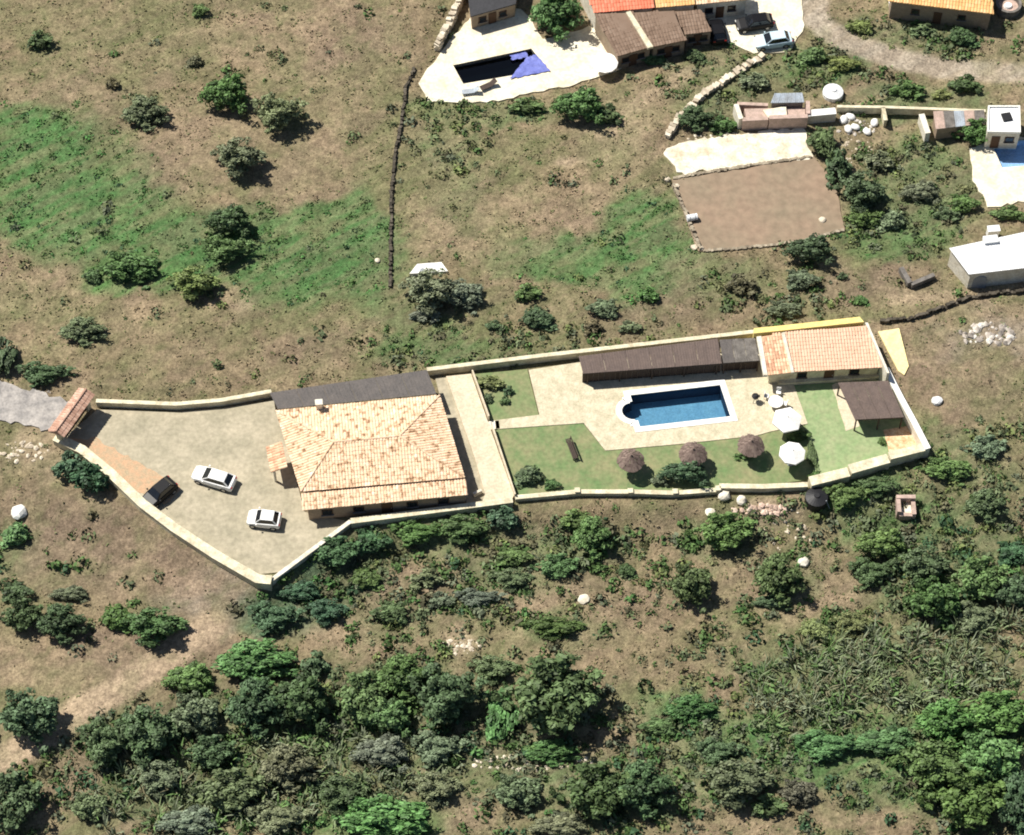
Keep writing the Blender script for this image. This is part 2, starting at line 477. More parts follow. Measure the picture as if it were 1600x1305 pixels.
def stone_wall(name, px, h, th, label, mat, size=0.45, cat='stone wall'):
    pts = [G(a, b) for a, b in px]
    mb = MB()
    for a, b in zip(pts[:-1], pts[1:]):
        L = (b - a).length; n = max(1, int(L / (size * 0.8)))
        ang = math.atan2(b.y - a.y, b.x - a.x)
        nrm = Vector((-math.sin(ang), math.cos(ang), 0))
        rows = max(1, int(h / (size * 0.6))); wid = max(1, int(th / (size * 0.8)))
        for i in range(n):
            c = a.lerp(b, (i + 0.5) / n)
            gz = float(height(np.array([c.x]), np.array([c.y]))[0])
            rr = rows - (1 if random.random() < 0.25 else 0)
            for k in range(max(1, rr)):
                for q in range(wid):
                    off = (q - (wid - 1) / 2) * th / max(1, wid) + random.uniform(-0.08, 0.08)
                    mb.box(c + nrm * off + Vector((0, 0, gz - c.z + size * 0.2 + k * size * 0.55)),
                           (size * random.uniform(0.7, 1.25), th / wid * random.uniform(0.85, 1.2), size * random.uniform(0.55, 0.9)), ang + random.uniform(-0.3, 0.3), jit=0.2, tilt=0.15)
    o = mb.build(name, mat, loc=pts[0])
    return tag(o, label, cat)

def tile_field(mb, poly, w=0.30, l=0.42, rise=0.06, lift=0.014):
    """barrel tiles in courses up one roof slope; poly[0]-poly[1] is the eave"""
    p = [Vector(v) for v in poly]
    u = (p[1] - p[0]).normalized()
    nrm = (p[1] - p[0]).cross(p[-1] - p[0]).normalized()
    if nrm.z < 0: nrm = -nrm
    v = nrm.cross(u)
    loc = [((q - p[0]).dot(u), (q - p[0]).dot(v)) for q in p]
    if loc[2][1] < 0: v = -v; loc = [(a, -b) for a, b in loc]
    us = [a for a, b in loc]; vs = [b for a, b in loc]
    nu = int((max(us) - min(us)) / w) + 1; nv = int((max(vs) - min(vs)) / l) + 1
    lx = np.array([[min(us) + (i + 0.5) * w for i in range(nu)] for j in range(nv)])
    ly = np.array([[min(vs) + (j + 0.5) * l for i in range(nu)] for j in range(nv)])
    ok = inside(lx, ly, loc)
    for j in range(nv):
        for i in range(nu):
            if not ok[j, i]: continue
            a = lx[j, i] + random.uniform(-0.015, 0.015); b = ly[j, i] + random.uniform(-0.02, 0.02)
            hh = rise * random.uniform(0.85, 1.25)
            pr = ((-0.5, 0.0), (-0.24, 1.0), (0.24, 1.0), (0.5, 0.0))
            V = []
            for (bb, up, sc) in ((b - l * 0.56, lift * random.uniform(0.8, 1.6), 1.0), (b + l * 0.5, 0.004, 0.86)):
                for (du, dz) in pr:
                    V.append(p[0] + u * (a + du * w * sc) + v * bb + nrm * (up + dz * hh * sc))
            mb.add(V, [(0, 1, 5, 4), (1, 2, 6, 5), (2, 3, 7, 6), (0, 3, 2, 1)])

def cap_row(mb, a, b, r=0.11, step=0.42):
    a, b = Vector(a), Vector(b); n = max(1, int((b - a).length / step))
    for i in range(n):
        q0 = a.lerp(b, i / n); q1 = a.lerp(b, (i + 1.12) / n)
        mb.tube(q0 + Vector((0, 0, 0.03)), q1 + Vector((0, 0, 0.06)), r, r * 0.85, n=6)

def sheet_panels(root, c00, c10, c11, c01, n, mat, th=0.06, ribs=7, gap=0.03, name='roof_panel', mats=None):
    """ribbed roof panels side by side; c00-c10 is the front edge, c01-c11 the back one"""
    c00, c10, c11, c01 = (Vector(c) for c in (c00, c10, c11, c01))
    for i in range(n):
        g = gap / max((c10 - c00).length / n, 0.1) / n / 2
        t0, t1 = i / n + g, (i + 1) / n - g
        f0, f1 = c00.lerp(c10, t0), c00.lerp(c10, t1); b0, b1 = c01.lerp(c11, t0), c01.lerp(c11, t1)
        mb = MB().plate([f0, f1, b1, b0], th)
        dz = Vector((0, 0, 0.035))
        for k in range(ribs):
            s0, s1 = (k + 0.25) / ribs, (k + 0.65) / ribs
            q = [f0.lerp(f1, s0), f0.lerp(f1, s1), b0.lerp(b1, s1), b0.lerp(b1, s0)]
            mb.plate([p + dz * random.uniform(0.7, 1.3) for p in q], 0.03)
        mb.build(name, (mats or [mat])[i % len(mats or [mat])], root)

# ------------------------------------------------------------------ terrain
def axis(a, b, st, far):
    c = list(np.arange(a, b + 1e-6, st)); k = st
    lo, hi = [], []
    x = a
    while x > -far: k *= 1.5; x -= k; lo.append(x)
    k = st; x = b
    while x < far: k *= 1.5; x += k; hi.append(x)
    return np.array(lo[::-1] + c + hi)

C = dict(dry=(.225, .176, .108), tan=(.285, .218, .142), pink=(.275, .20, .138), olive=(.148, .155, .074), green=(.074, .162, .054), lush=(.085, .205, .058),
         dark=(.085, .105, .052), brown=(.205, .152, .108), grey=(.26, .22, .175), sandy=(.41, .315, .215), teal=(.07, .135, .075), scrub=(.125, .16, .075), road=(.37, .315, .245))
BLOBS = [
    (100, 40, 200, 50, 'olive', .5), (450, 60, 170, 70, 'pink', .6), (90, 150, 130, 35, 'pink', .5), (260, 70, 110, 60, 'olive', .55), (560, 60, 90, 60, 'brown', .5),
    (330, 220, 130, 70, 'tan', .7), (470, 260, 90, 70, 'tan', .6), (540, 160, 80, 80, 'tan', .45), (620, 250, 40, 160, 'olive', .6),
    (40, 250, 130, 90, 'green', 1), (110, 330, 160, 75, 'green', 1), (230, 400, 150, 65, 'green', 1), (200, 420, 90, 50, 'lush', .6), (490, 400, 140, 75, 'green', 1), (560, 360, 70, 80, 'green', .9), (330, 360, 90, 50, 'green', .9),
    (190, 260, 120, 50, 'brown', .5), (30, 430, 90, 60, 'tan', .6), (80, 480, 120, 40, 'olive', .5), (378, 463, 40, 20, 'sandy', .7), (300, 560, 260, 45, 'dry', .6), (470, 545, 90, 40, 'brown', .5), (420, 490, 130, 30, 'olive', .6), (570, 470, 70, 50, 'olive', .7),
    (700, 350, 90, 60, 'tan', .55), (830, 360, 120, 55, 'tan', .6), (760, 250, 110, 60, 'olive', .55), (880, 330, 80, 40, 'pink', .5), (790, 365, 50, 30, 'olive', .8), (905, 240, 110, 35, 'olive', .6),
    (905, 262, 35, 16, 'sandy', .8), (1010, 350, 70, 60, 'green', 1), (930, 410, 140, 40, 'green', .8), (1010, 450, 60, 40, 'green', .8), (1040, 400, 50, 35, 'lush', .4), (960, 200, 70, 70, 'sandy', .35), (1050, 150, 120, 50, 'tan', .55),
    (700, 540, 110, 45, 'green', .7), (640, 500, 60, 50, 'olive', .7), (820, 550, 160, 28, 'olive', .8), (750, 500, 60, 25, 'olive', .8), (1060, 490, 140, 35, 'brown', .5), (1200, 450, 160, 50, 'olive', .6), (1370, 440, 130, 40, 'brown', .7), (1330, 400, 60, 30, 'olive', .6),
    (1420, 300, 90, 100, 'olive', .8), (1400, 360, 100, 60, 'green', .5), (1470, 250, 70, 60, 'green', .45), (1500, 290, 50, 40, 'dry', .5), (1400, 100, 130, 20, 'olive', .4), (1370, 140, 50, 45, 'brown', .8), (1290, 90, 70, 40, 'green', .6), (1240, 130, 70, 30, 'olive', .6), (1450, 150, 120, 30, 'green', .5),
    (1420, 60, 160, 40, 'olive', .55), (1560, 85, 60, 30, 'brown', .5), (1130, 170, 60, 40, 'green', .5),
    (1500, 590, 110, 80, 'brown', .6), (1540, 520, 90, 45, 'grey', .7), (1450, 540, 50, 30, 'tan', .6), (1560, 640, 80, 60, 'olive', .6), (1480, 700, 80, 40, 'green', .4), (1500, 480, 140, 30, 'tan', .6),
    (60, 700, 70, 40, 'sandy', .5), (150, 830, 170, 90, 'brown', .75), (110, 880, 140, 70, 'olive', .45), (200, 800, 110, 40, 'tan', .5), (330, 930, 90, 70, 'grey', .7), (30, 850, 50, 40, 'lush', .5),
    (60, 1030, 130, 45, 'tan', .8), (240, 1010, 110, 40, 'brown', .6), (520, 880, 100, 70, 'teal', .8), (440, 960, 90, 50, 'teal', .8), (560, 990, 90, 40, 'pink', .7), (620, 930, 60, 40, 'brown', .6),
    (700, 850, 130, 45, 'olive', .6), (850, 840, 140, 50, 'tan', .5), (760, 920, 120, 60, 'brown', .5), (860, 930, 90, 40, 'tan', .4), (960, 960, 150, 60, 'tan', .8), (1040, 1010, 140, 70, 'dry', .7), (930, 880, 90, 60, 'olive', .5), (1050, 830, 70, 40, 'pink', .5), (1120, 910, 90, 50, 'tan', .5), (1290, 930, 70, 50, 'tan', .6), (1190, 800, 70, 25, 'sandy', .6),
    (1370, 800, 100, 60, 'green', .6), (1530, 780, 90, 60, 'olive', .6), (1490, 850, 110, 60, 'green', .6), (1200, 990, 140, 40, 'olive', .6), (1230, 880, 60, 60, 'pink', .3),
    (300, 1180, 300, 130, 'dark', .85), (600, 1110, 220, 100, 'dark', .8), (760, 1140, 200, 90, 'dark', .6), (1380, 1040, 260, 80, 'dark', .7), (1450, 1180, 220, 100, 'green', .9), (1080, 1130, 120, 50, 'green', .6), (1080, 1220, 160, 70, 'olive', .8), (960, 1240, 120, 60, 'dark', .6), (1230, 1150, 120, 40, 'green', .8),
    (1270, 1285, 170, 26, 'tan', .8), (1330, 1220, 90, 30, 'olive', .7), (740, 1270, 60, 50, 'tan', .7), (830, 1180, 110, 25, 'sandy', .5), (600, 1280, 120, 50, 'lush', .9), (110, 1220, 60, 60, 'pink', .6), (240, 1210, 50, 50, 'brown', .5), (1010, 1140, 110, 20, 'sandy', .35), (1040, 1100, 110, 35, 'olive', .5), (720, 1010, 40, 25, 'sandy', .6),
    (40, 255, 150, 95, 'green', .7), (150, 345, 190, 80, 'green', .8), (480, 405, 160, 80, 'green', .7), (20, 330, 90, 60, 'lush', .4),
    (620, 470, 60, 60, 'scrub', .6), (700, 545, 150, 30, 'green', .5), (770, 172, 140, 26, 'green', .6), (690, 230, 50, 50, 'scrub', .7), (1010, 370, 90, 60, 'green', .6),
    (1430, 310, 110, 80, 'scrub', .8), (1400, 375, 130, 30, 'green', .5), (1130, 130, 90, 50, 'scrub', .6), (1270, 105, 90, 35, 'green', .5), (1440, 165, 130, 26, 'scrub', .7), (1430, 55, 120, 26, 'scrub', .7),
    (660, 840, 160, 40, 'scrub', .8), (800, 880, 120, 60, 'scrub', .7), (920, 850, 70, 50, 'scrub', .7), (620, 960, 80, 40, 'scrub', .5), (870, 985, 80, 30, 'green', .5), (740, 950, 80, 40, 'scrub', .6),
    (1130, 840, 80, 50, 'scrub', .8), (1230, 900, 60, 50, 'scrub', .6), (1370, 790, 120, 60, 'green', .7), (1480, 880, 150, 90, 'scrub', .9), (1540, 740, 90, 50, 'scrub', .6),
    (420, 1190, 260, 110, 'scrub', .8), (1100, 1200, 150, 60, 'scrub', .8), (1250, 1140, 160, 50, 'green', .7), (1060, 1110, 80, 36, 'green', .7), (950, 1230, 150, 60, 'scrub', .8), (1380, 1050, 240, 70, 'scrub', .8),
    (180, 850, 190, 90, 'brown', .8), (120, 890, 70, 24, 'olive', .5), (270, 910, 100, 36, 'pink', .5), (230, 1020, 150, 40, 'brown', .7),
    (90, 290, 180, 100, 'green', .7), (560, 400, 60, 90, 'green', .7), (430, 360, 120, 40, 'green', .6), (850, 400, 140, 40, 'green', .5), (720, 310, 60, 50, 'scrub', .5), (1090, 440, 110, 36, 'scrub', .6),
    (1330, 1190, 200, 60, 'green', .7), (740, 1200, 200, 60, 'scrub', .7), (1040, 1250, 120, 40, 'scrub', .7),
]
def line_mask(px, py, pts, w):
    d = np.full(px.shape, 1e9)
    for (ax, ay), (bx, by) in zip(pts[:-1], pts[1:]):
        ux, uy = bx - ax, by - ay
        t = np.clip(((px - ax) * ux + (py - ay) * uy) / (ux * ux + uy * uy), 0, 1)
        d = np.minimum(d, np.hypot(px - ax - t * ux, (py - ay - t * uy) * 1.15))
    return d / w
PATHS = [([(330, 975), (250, 1035), (190, 1075), (120, 1112), (60, 1160), (-40, 1200)], 27, 'sandy', 1),
         ([(1265, 15), (1290, 45), (1335, 72), (1400, 92), (1470, 106), (1540, 112), (1640, 118)], 20, 'road', 1),
         ([(1275, -40), (1265, 15)], 30, 'road', 1), ([(1040, 230), (960, 290), (900, 300)], 12, 'tan', .5), ([(1390, 470), (1500, 460), (1620, 440)], 10, 'sandy', .5), ([(940, 215), (1010, 150), (1080, 110)], 12, 'sandy', .5)]

def tone_at(x, y, z):
    px, py = PIX(x, y, z)
    wx = px + (fbm(x / 3.5, y / 3.5, 41) - .5) * 75; wy = py + (fbm(x / 3.5, y / 3.5, 57) - .5) * 75
    col = np.empty(px.shape + (3,)); col[:] = C['dry']
    n = fbm(x / 5, y / 5, 77)
    k = sstep(.38, .6, n)[..., None]; col = col * (1 - k * .75) + np.array(C['olive']) * k * .75
    n2 = fbm(x / 2.2, y / 2.2, 99)
    k = sstep(.52, .68, n2)[..., None]; col = col * (1 - k * .5) + np.array(C['tan']) * k * .5
    for cx, cy, rx, ry, c, s in BLOBS:
        d = np.hypot((wx - cx) / rx, (wy - cy) / ry)
        a = (sstep(1.15, .55, d) * s)[..., None]
        col = col * (1 - a) + np.array(C[c]) * a
    # dry clumps and green clumps break the patches up
    n3 = fbm(x / .9, y / .9, 123, 3)
    gr = np.clip((col[..., 1] / col[..., 0] - 1.0) * 2, 0, 1)
    k = (sstep(.55, .75, n3) * .38 * (1 - .8 * gr))[..., None]; col = col * (1 - k) + np.array(C['tan']) * k
    k = (sstep(.45, .27, n3) * .45)[..., None]; col = col * (1 - k) + np.array(C['olive']) * .8 * k
    for pts, w, c, s in PATHS:
        d = line_mask(px + (wx - px) * .12, py + (wy - py) * .12, pts, w)
        a = (sstep(1.2, .6, d) * s)[..., None]
        col = col * (1 - a) + np.array(C[c]) * a
    u_ = x * .84 + y * .54; v_ = -x * .54 + y * .84
    ns = fbm(u_ / 9 + 3, v_ / 1.1, 333, 3)
    k = (sstep(.52, .68, ns) * .35)[..., None]; col = col * (1 - k) + np.array(C['tan']) * k
    k = (sstep(.48, .32, ns) * .35)[..., None]; col = col * (1 - k) + np.array(C['brown']) * k
    n4 = fbm(x / 2.6, y / 2.6, 211)
    k = (sstep(.52, .68, n4) * .3)[..., None]; col = col * (1 - k) + np.array(C['olive']) * k
    return col

xs = axis(-76, 76, 0.37, 2500); ys = axis(-64, 74, 0.37, 2500)
gx, gy = np.meshgrid(xs, ys)
gz = height(gx, gy)
nx, ny = len(xs), len(ys)
me = bpy.data.meshes.new('ground')
me.vertices.add(nx * ny)
me.vertices.foreach_set('co', np.stack([gx, gy, gz], -1).reshape(-1).astype(np.float32))
ii = (np.arange(ny - 1)[:, None] * nx + np.arange(nx - 1)[None, :]).reshape(-1)
q = np.stack([ii, ii + 1, ii + nx + 1, ii + nx], -1).reshape(-1)
me.loops.add(len(q)); me.polygons.add(len(ii))
me.loops.foreach_set('vertex_index', q.astype(np.int32))
me.polygons.foreach_set('loop_start', np.arange(0, len(q), 4, dtype=np.int32))
me.update(calc_edges=True)
me.polygons.foreach_set('use_smooth', np.ones(len(ii), bool))
at = me.attributes.new('tone', 'FLOAT_COLOR', 'POINT')
tc = tone_at(gx, gy, gz).reshape(-1, 3)
at.data.foreach_set('color', np.concatenate([tc, np.ones((len(tc), 1))], 1).reshape(-1).astype(np.float32))
me.materials.append(MATS['soil'])
ground = bpy.data.objects.new('ground', me); COL.objects.link(ground)
tag(ground, 'dry hillside ground of brown earth with green grassy patches', None, None, 'structure')

# ------------------------------------------------------------------ paved and planted surfaces
def bezier_end():
    return None
# pool outline: a rectangle with a rounded, stepped roman end on its left
def pool_ring(grow, z):
    q = [P(a, b, z) for a, b in POOL_R]           # TL TR BR BL
    tl, tr, br, bl = q
    u = (tr - tl).normalized(); v = (tl - bl).normalized()
    L = (tr - tl).length; H = (tl - bl).length
    o = bl
    pts2 = []
    rr = 0.26 * H
    base = [(L, 0), (L, H), (0, H), (0, H * 0.80), (-0.28, H * 0.80), (-0.28, H * 0.5 + rr)]
    arc = [(-0.28 - math.sin(t) * rr * 1.05, H * 0.5 + math.cos(t) * rr) for t in np.linspace(0, math.pi, 11)[1:-1]]
    base += arc + [(-0.28, H * 0.5 - rr), (-0.28, H * 0.20), (0, H * 0.20), (0, 0)]
    if grow:
        n = len(base); g = []
        for i in range(n):
            a, b, c = Vector(base[i - 1]), Vector(base[i]), Vector(base[(i + 1) % n])
            t0 = (b - a).normalized(); t1 = (c - b).normalized()
            n0 = Vector((-t0.y, t0.x)); n1 = Vector((-t1.y, t1.x))
            m = (n0 + n1)
            m = m.normalized() if m.length > 1e-6 else n0
            g.append(b - m * grow / max(0.5, m.dot(n0)))
        base = g
    return [o + u * a + v * b for a, b in base]
probe_in = pool_ring(0, 0.1); probe = pool_ring(0.5, 0.1)
def area(p): return abs(sum(p[i].x * p[(i + 1) % len(p)].y - p[(i + 1) % len(p)].x * p[i].y for i in range(len(p)))) / 2
SG = 1 if area(probe) > area(probe_in) else -1
ring_in = pool_ring(0, 0.1); ring_out = pool_ring(SG * 0.62, 0.1)
ring_out_small = pool_ring(SG * 0.3, 0.1)

structure('driveway', [(100, 684), (152, 640), (275, 644), (345, 638), (428, 626), (440, 660), (476, 800), (545, 815), (436, 894), (400, 898), (272, 824), (175, 740)], -0.3, 0.03, 'drive_paving')
structure('soil_bed', organic([(108, 688), (150, 684), (205, 718), (250, 742), (285, 765), (258, 790), (215, 770), (178, 738), (140, 708)], 8, 3, 4), -0.2, 0.045, 'orange_soil')
structure('pool_deck', [(826, 578), (905, 566), (1200, 545), (1240, 600), (1262, 662), (1205, 674), (1180, 681), (1060, 694), (946, 704), (912, 661), (768, 671), (764, 658), (843, 648)], -0.3, 0.1, 'deck_paving', holes=[ring_out_small])
structure('lawn', [(735, 585), (824, 577), (842, 650), (764, 659)], -0.3, 0.02, 'lawn')
structure('lawn', [(766, 671), (911, 662), (945, 704), (1060, 694), (1262, 664), (1276, 748), (1125, 768), (900, 772), (796, 778)], -0.3, 0.024, 'lawn')
structure('court', [(1240, 602), (1392, 592), (1446, 706), (1276, 756), (1258, 662)], -0.3, 0.03, 'green_court')
structure('court_apron', [(1380, 672), (1428, 664), (1446, 704), (1392, 716)], -0.1, 0.05, 'terracotta_patch')
structure('court_apron', organic([(1298, 600), (1318, 600), (1345, 668), (1322, 672)], 9, 2, 2), -0.1, 0.045, 'path_concrete')
structure('alley', [(680, 590), (702, 588), (764, 778), (730, 790)], -0.4, 0.03, 'drive_paving')
structure('terrace_path', [(697, 588), (736, 584), (803, 774), (798, 783), (752, 788), (758, 772), (742, 716)], -0.4, 0.35, 'path_concrete')
structure('patio', [(1205, 598), (1388, 586), (1390, 591), (1240, 600)], -0.2, 0.12, 'deck_paving')
structure('north_patio', organic(NPATIO, 10, 2.2, 8), -0.3, 0.05, 'sand_pale', holes=[[tuple(P(a, b, 0.05)[:2]) for a, b in NPOOL]])
structure('parking_area', organic(NPARK, 10, 3, 5), -0.3, 0.02, 'sand_pale')
structure('sand_strip', organic(SAND, 7, 3, 6), -0.3, 0.03, 'sand_white')
structure('bare_plot', organic(PLOT, 14, 1.6, 7), -0.3, 0.02, 'bare_plot')
structure('east_patio', organic([(1515, 232), (1545, 222), (1660, 205), (1660, 310), (1590, 316), (1545, 324), (1520, 280)], 9, 2.5, 9), -0.3, 0.03, 'sand_pale', holes=[[tuple(P(a, b, 0.03)[:2]) for a, b in EPOOL]])
structure('rubble_road', organic([(-60, 590), (0, 596), (60, 612), (112, 628), (84, 676), (40, 664), (-60, 646)], 8, 4, 10), -0.4, 0.06, 'rubble_road')
structure('yard_slab', [(1372, 518), (1405, 513), (1420, 572), (1413, 586), (1404, 580)], -0.3, 0.12, 'pale_yellow')

# swimming pools
def basin(name, ring, ztop, depth, wall_mat, water_z, water_mat, label, coping=None, cop_mat='white_coping', group=None, side_mat=None):
    c = sum(ring, Vector()) / len(ring)
    t = thing(name, (c.x, c.y, ztop), label, 'swimming pool', group)
    n = len(ring); lo = [Vector((p.x, p.y, ztop - depth)) for p in ring]
    hi = [Vector((p.x, p.y, ztop)) for p in ring]
    MB().add(lo, [tuple(range(n))]).build('pool_floor', wall_mat, t)
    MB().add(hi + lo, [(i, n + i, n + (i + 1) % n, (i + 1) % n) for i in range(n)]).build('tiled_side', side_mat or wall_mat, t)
    MB().add([(p.x, p.y, water_z) for p in ring], [tuple(range(n))]).build('water', water_mat, t)
    if coping:
        m2 = MB(); k = len(coping)
        a = [Vector((p.x, p.y, ztop + 0.05)) for p in ring]; b = [Vector((p.x, p.y, ztop + 0.05)) for p in coping]
        dn = Vector((0, 0, 0.07))
        m2.add(a + b + [p - dn for p in a] + [p - dn for p in b],
               [(i, (i + 1) % k, k + (i + 1) % k, k + i) for i in range(k)] + [(k + i, k + (i + 1) % k, 3 * k + (i + 1) % k, 3 * k + i) for i in range(k)] + [(i, 2 * k + i, 2 * k + (i + 1) % k, (i + 1) % k) for i in range(k)])
        m2.build('coping', cop_mat, t)
    return t
pool = basin('swimming_pool', ring_in, 0.1, 1.7, 'pool_tile', -0.12, 'clear_water', 'blue swimming pool with rounded left end and white coping', ring_out, side_mat='shade_tile')
rp = [P(a, b, 0.05) for a, b in NPOOL]
basin('swimming_pool', rp, 0.05, 1.6, 'dark_pool_tile', -0.5, 'dark_water', 'dark pool with nearly black water on the pale sandy patio')
rp = [P(a, b, 0.03) for a, b in EPOOL]
basin('swimming_pool', rp, 0.03, 1.0, 'pale_pool_tile', -0.1, 'pale_water', 'pale blue pool at the right edge below the white square building')

# blue tarpaulin lying over the right end of the dark pool
def cloth_sheet(name, px, z, mat, label, cat, amp=0.18, n=14, seed=3):
    a, b, c, d = (P(u, v, z) for u, v in px)
    vs = []; fs = []
    r = random.Random(seed)
    for j in range(n + 1):
        for i in range(n + 1):
            p = a.lerp(b, i / n).lerp(d.lerp(c, i / n), j / n)
            e = 0.1 if i in (0, n) or j in (0, n) else 0
            vs.append((p.x + r.uniform(-e, e), p.y + r.uniform(-e, e), z + amp * float(fbm(np.array([p.x * 1.3]), np.array([p.y * 1.3]), 5)[0]) + r.uniform(0, .05)))
    for j in range(n):
        for i in range(n):
            k = j * (n + 1) + i; fs.append((k, k + 1, k + n + 2, k + n + 1))
    cen = (a + c) / 2
    o = MB().add(vs, fs).build(name, mat, loc=(cen.x, cen.y, z), smooth=True)
    return tag(o, label, cat)
cloth_sheet('tarpaulin', [(822, 92), (838, 86), (860, 112), (796, 124)], 0.06, 'blue_tarp', 'crumpled blue tarpaulin over the right end of the dark pool', 'tarpaulin')
cloth_sheet('tarpaulin', [(796, 84), (820, 79), (826, 90), (800, 95)], -0.3, 'blue_tarp', 'small blue tarpaulin scrap floating at the far edge of the dark pool', 'tarpaulin', seed=5)

# ------------------------------------------------------------------ main house
def window(parent, c, ang, w=1.0, h=0.9, out=(0, -1), frame='wood_door'):
    f = MB().box(c, (w, 0.09, h), ang).build('window', frame, parent)
    c2 = Vector(c) + Vector((out[0], out[1], 0)) * 0.05
    MB().box(c2, (w - 0.16, 0.03, h - 0.16), ang).build('pane', 'window_glass', f)
    c3 = Vector(c) + Vector((out[0], out[1], 0)) * 0.07 - Vector((0, 0, h / 2 + 0.04))
    MB().box(c3, (w + 0.15, 0.2, 0.07), ang).build('sill', 'weathered_sheet', f)
    return f

ze = 2.75
TL, TR, BR, BL = (P(a, b, ze) for a, b in ((431, 642), (687, 618), (726, 746), (470, 768)))
cen = (TL + TR + BR + BL) / 4
house = thing('main_house', (cen.x, cen.y, 0), 'large house with mottled cream and pink hipped tile roof in the walled compound', 'house')
def inset(q, k):
    c = sum(q, Vector()) / len(q); return [c + (p - c) * k for p in q]
wq = inset([TL, TR, BR, BL], 0.95)
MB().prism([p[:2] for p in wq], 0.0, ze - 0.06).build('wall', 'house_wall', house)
rid = 0.85
RL = TL.lerp(BL, 0.5).lerp(TR.lerp(BR, 0.5), 0.28) + Vector((0, 0, rid))
RR = TL.lerp(BL, 0.5).lerp(TR.lerp(BR, 0.5), 0.68) + Vector((0, 0, rid))
dz = Vector((0, 0, 0.16))
roof = MB().add([TL, TR, BR, BL, RL, RR, TL - dz, TR - dz, BR - dz, BL - dz],
                [(3, 2, 5, 4), (1, 0, 4, 5), (0, 3, 4), (2, 1, 5), (0, 1, 7, 6), (1, 2, 8, 7), (2, 3, 9, 8), (3, 0, 6, 9), (6, 7, 8, 9)]).build('roof', 'house_tiles', house)
mb = MB()
tile_field(mb, [BL, BR, RR, RL]); tile_field(mb, [TR, TL, RL, RR]); tile_field(mb, [TL, BL, RL]); tile_field(mb, [BR, TR, RR])
mb.build('roof_tiles', 'house_tiles', roof, kind='stuff')
mb = MB()
for a, b in ((BL, RL), (TL, RL), (BR, RR), (TR, RR), (RL, RR)): cap_row(mb, a, b)
mb.build('ridge_tiles', 'house_tiles', roof)
# lower tiled roof along the front
F = [P(a, b, z) for a, b, z in ((474, 797, 2.25), (731, 773, 2.25), (725.5, 748, 2.58), (470.5, 771, 2.58))]
pr = MB().plate(F, 0.12).build('porch_roof', 'house_tiles', house)
mb = MB(); tile_field(mb, F); mb.build('roof_tiles', 'house_tiles', pr, kind='stuff')
Wf = [P(a, b, 2.1) for a, b in ((481, 796), (727, 773), (724, 758), (478, 781))]
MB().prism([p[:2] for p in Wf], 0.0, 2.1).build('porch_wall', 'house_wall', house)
u = (Wf[1] - Wf[0]); ang = math.atan2(u.y, u.x); un = u.normalized(); nrm = Vector((un.y, -un.x, 0))
for t in (0.12, 0.32, 0.66, 0.86):
    c = Wf[0].lerp(Wf[1], t); window(house, (c.x + nrm.x * .03, c.y + nrm.y * .03, 1.25), ang, 1.1, 0.9, nrm)
c = Wf[0].lerp(Wf[1], 0.5)
d = MB().box((c.x + nrm.x * .03, c.y + nrm.y * .03, 1.0), (1.1, 0.1, 1.95), ang).build('door', 'wood_door', house)
MB().box((c.x + nrm.x * .1 + un.x * .4, c.y + nrm.y * .1 + un.y * .4, 1.0), (0.06, 0.08, 0.16), ang).build('handle', 'rim_metal', d)
u2 = (wq[2] - wq[1]); a2 = math.atan2(u2.y, u2.x); n2 = Vector((-u2.normalized().y, u2.normalized().x, 0))
for t in (0.25, 0.6):
    c = wq[1].lerp(wq[2], t); window(house, (c.x + n2.x * .03, c.y + n2.y * .03, 1.5), a2, 1.2, 1.0, n2)
# small entrance porch on the left and chimney at the back
F2 = [P(a, b, z) for a, b, z in ((424, 738, 2.1), (416, 700, 2.1), (438, 690, 2.5), (449, 729, 2.5))]
pr = MB().plate(F2, 0.12).build('entrance_roof', 'mottled_tiles', house)
mb = MB(); tile_field(mb, F2); mb.build('roof_tiles', 'mottled_tiles', pr, kind='stuff')
for (a, b) in ((426, 736), (419, 702)):
    q = P(a, b, 2.0); MB().tube((q.x + .15, q.y, 0), (q.x + .15, q.y, 2.0), 0.13).build('porch_post', 'white_wall', house)
q = P(499, 636, 3.0)
ch = MB().box((q.x, q.y, 3.35), (0.6, 0.5, 1.0), 0.1).build('chimney', 'white_wall', house)
MB().box((q.x, q.y, 3.9), (0.75, 0.65, 0.1), 0.1).build('chimney_cap', 'white_wall', ch)
q = P(746, 769, .5); MB().box((q.x, q.y, .3), (.9, .25, .6), .5).build('corner_step', 'white_wall', house)
# grey sheet roof behind the house
q0, q1, q2, q3 = P(434, 641, 2.55), P(682, 617, 2.55), P(667, 578, 2.85), P(421, 614, 2.85)
q0 += Vector((0, .12, 0)); q1 += Vector((0, .12, 0))
c = (q0 + q1 + q2 + q3) / 4
lean = thing('lean_to', (c.x, c.y, 0), 'long grey sheet roofed lean-to along the back of the main house', 'lean-to')
sheet_panels(lean, q0, q1, q2, q3, 6, 'grey_sheet', mats=['grey_sheet'])
for t in (0.02, 0.25, 0.5, 0.75, 0.98):
    p = q3.lerp(q2, t); MB().box((p.x + .15, p.y - .25, 1.37), (0.14, 0.14, 2.74)).build('post', 'dark_timber', lean)
p0, p1 = q3 + Vector((.1, -.25, -.2)), q2 + Vector((-.1, -.25, -.2))
MB().tube(p0, p1, 0.07, n=4).build('beam', 'dark_timber', lean)

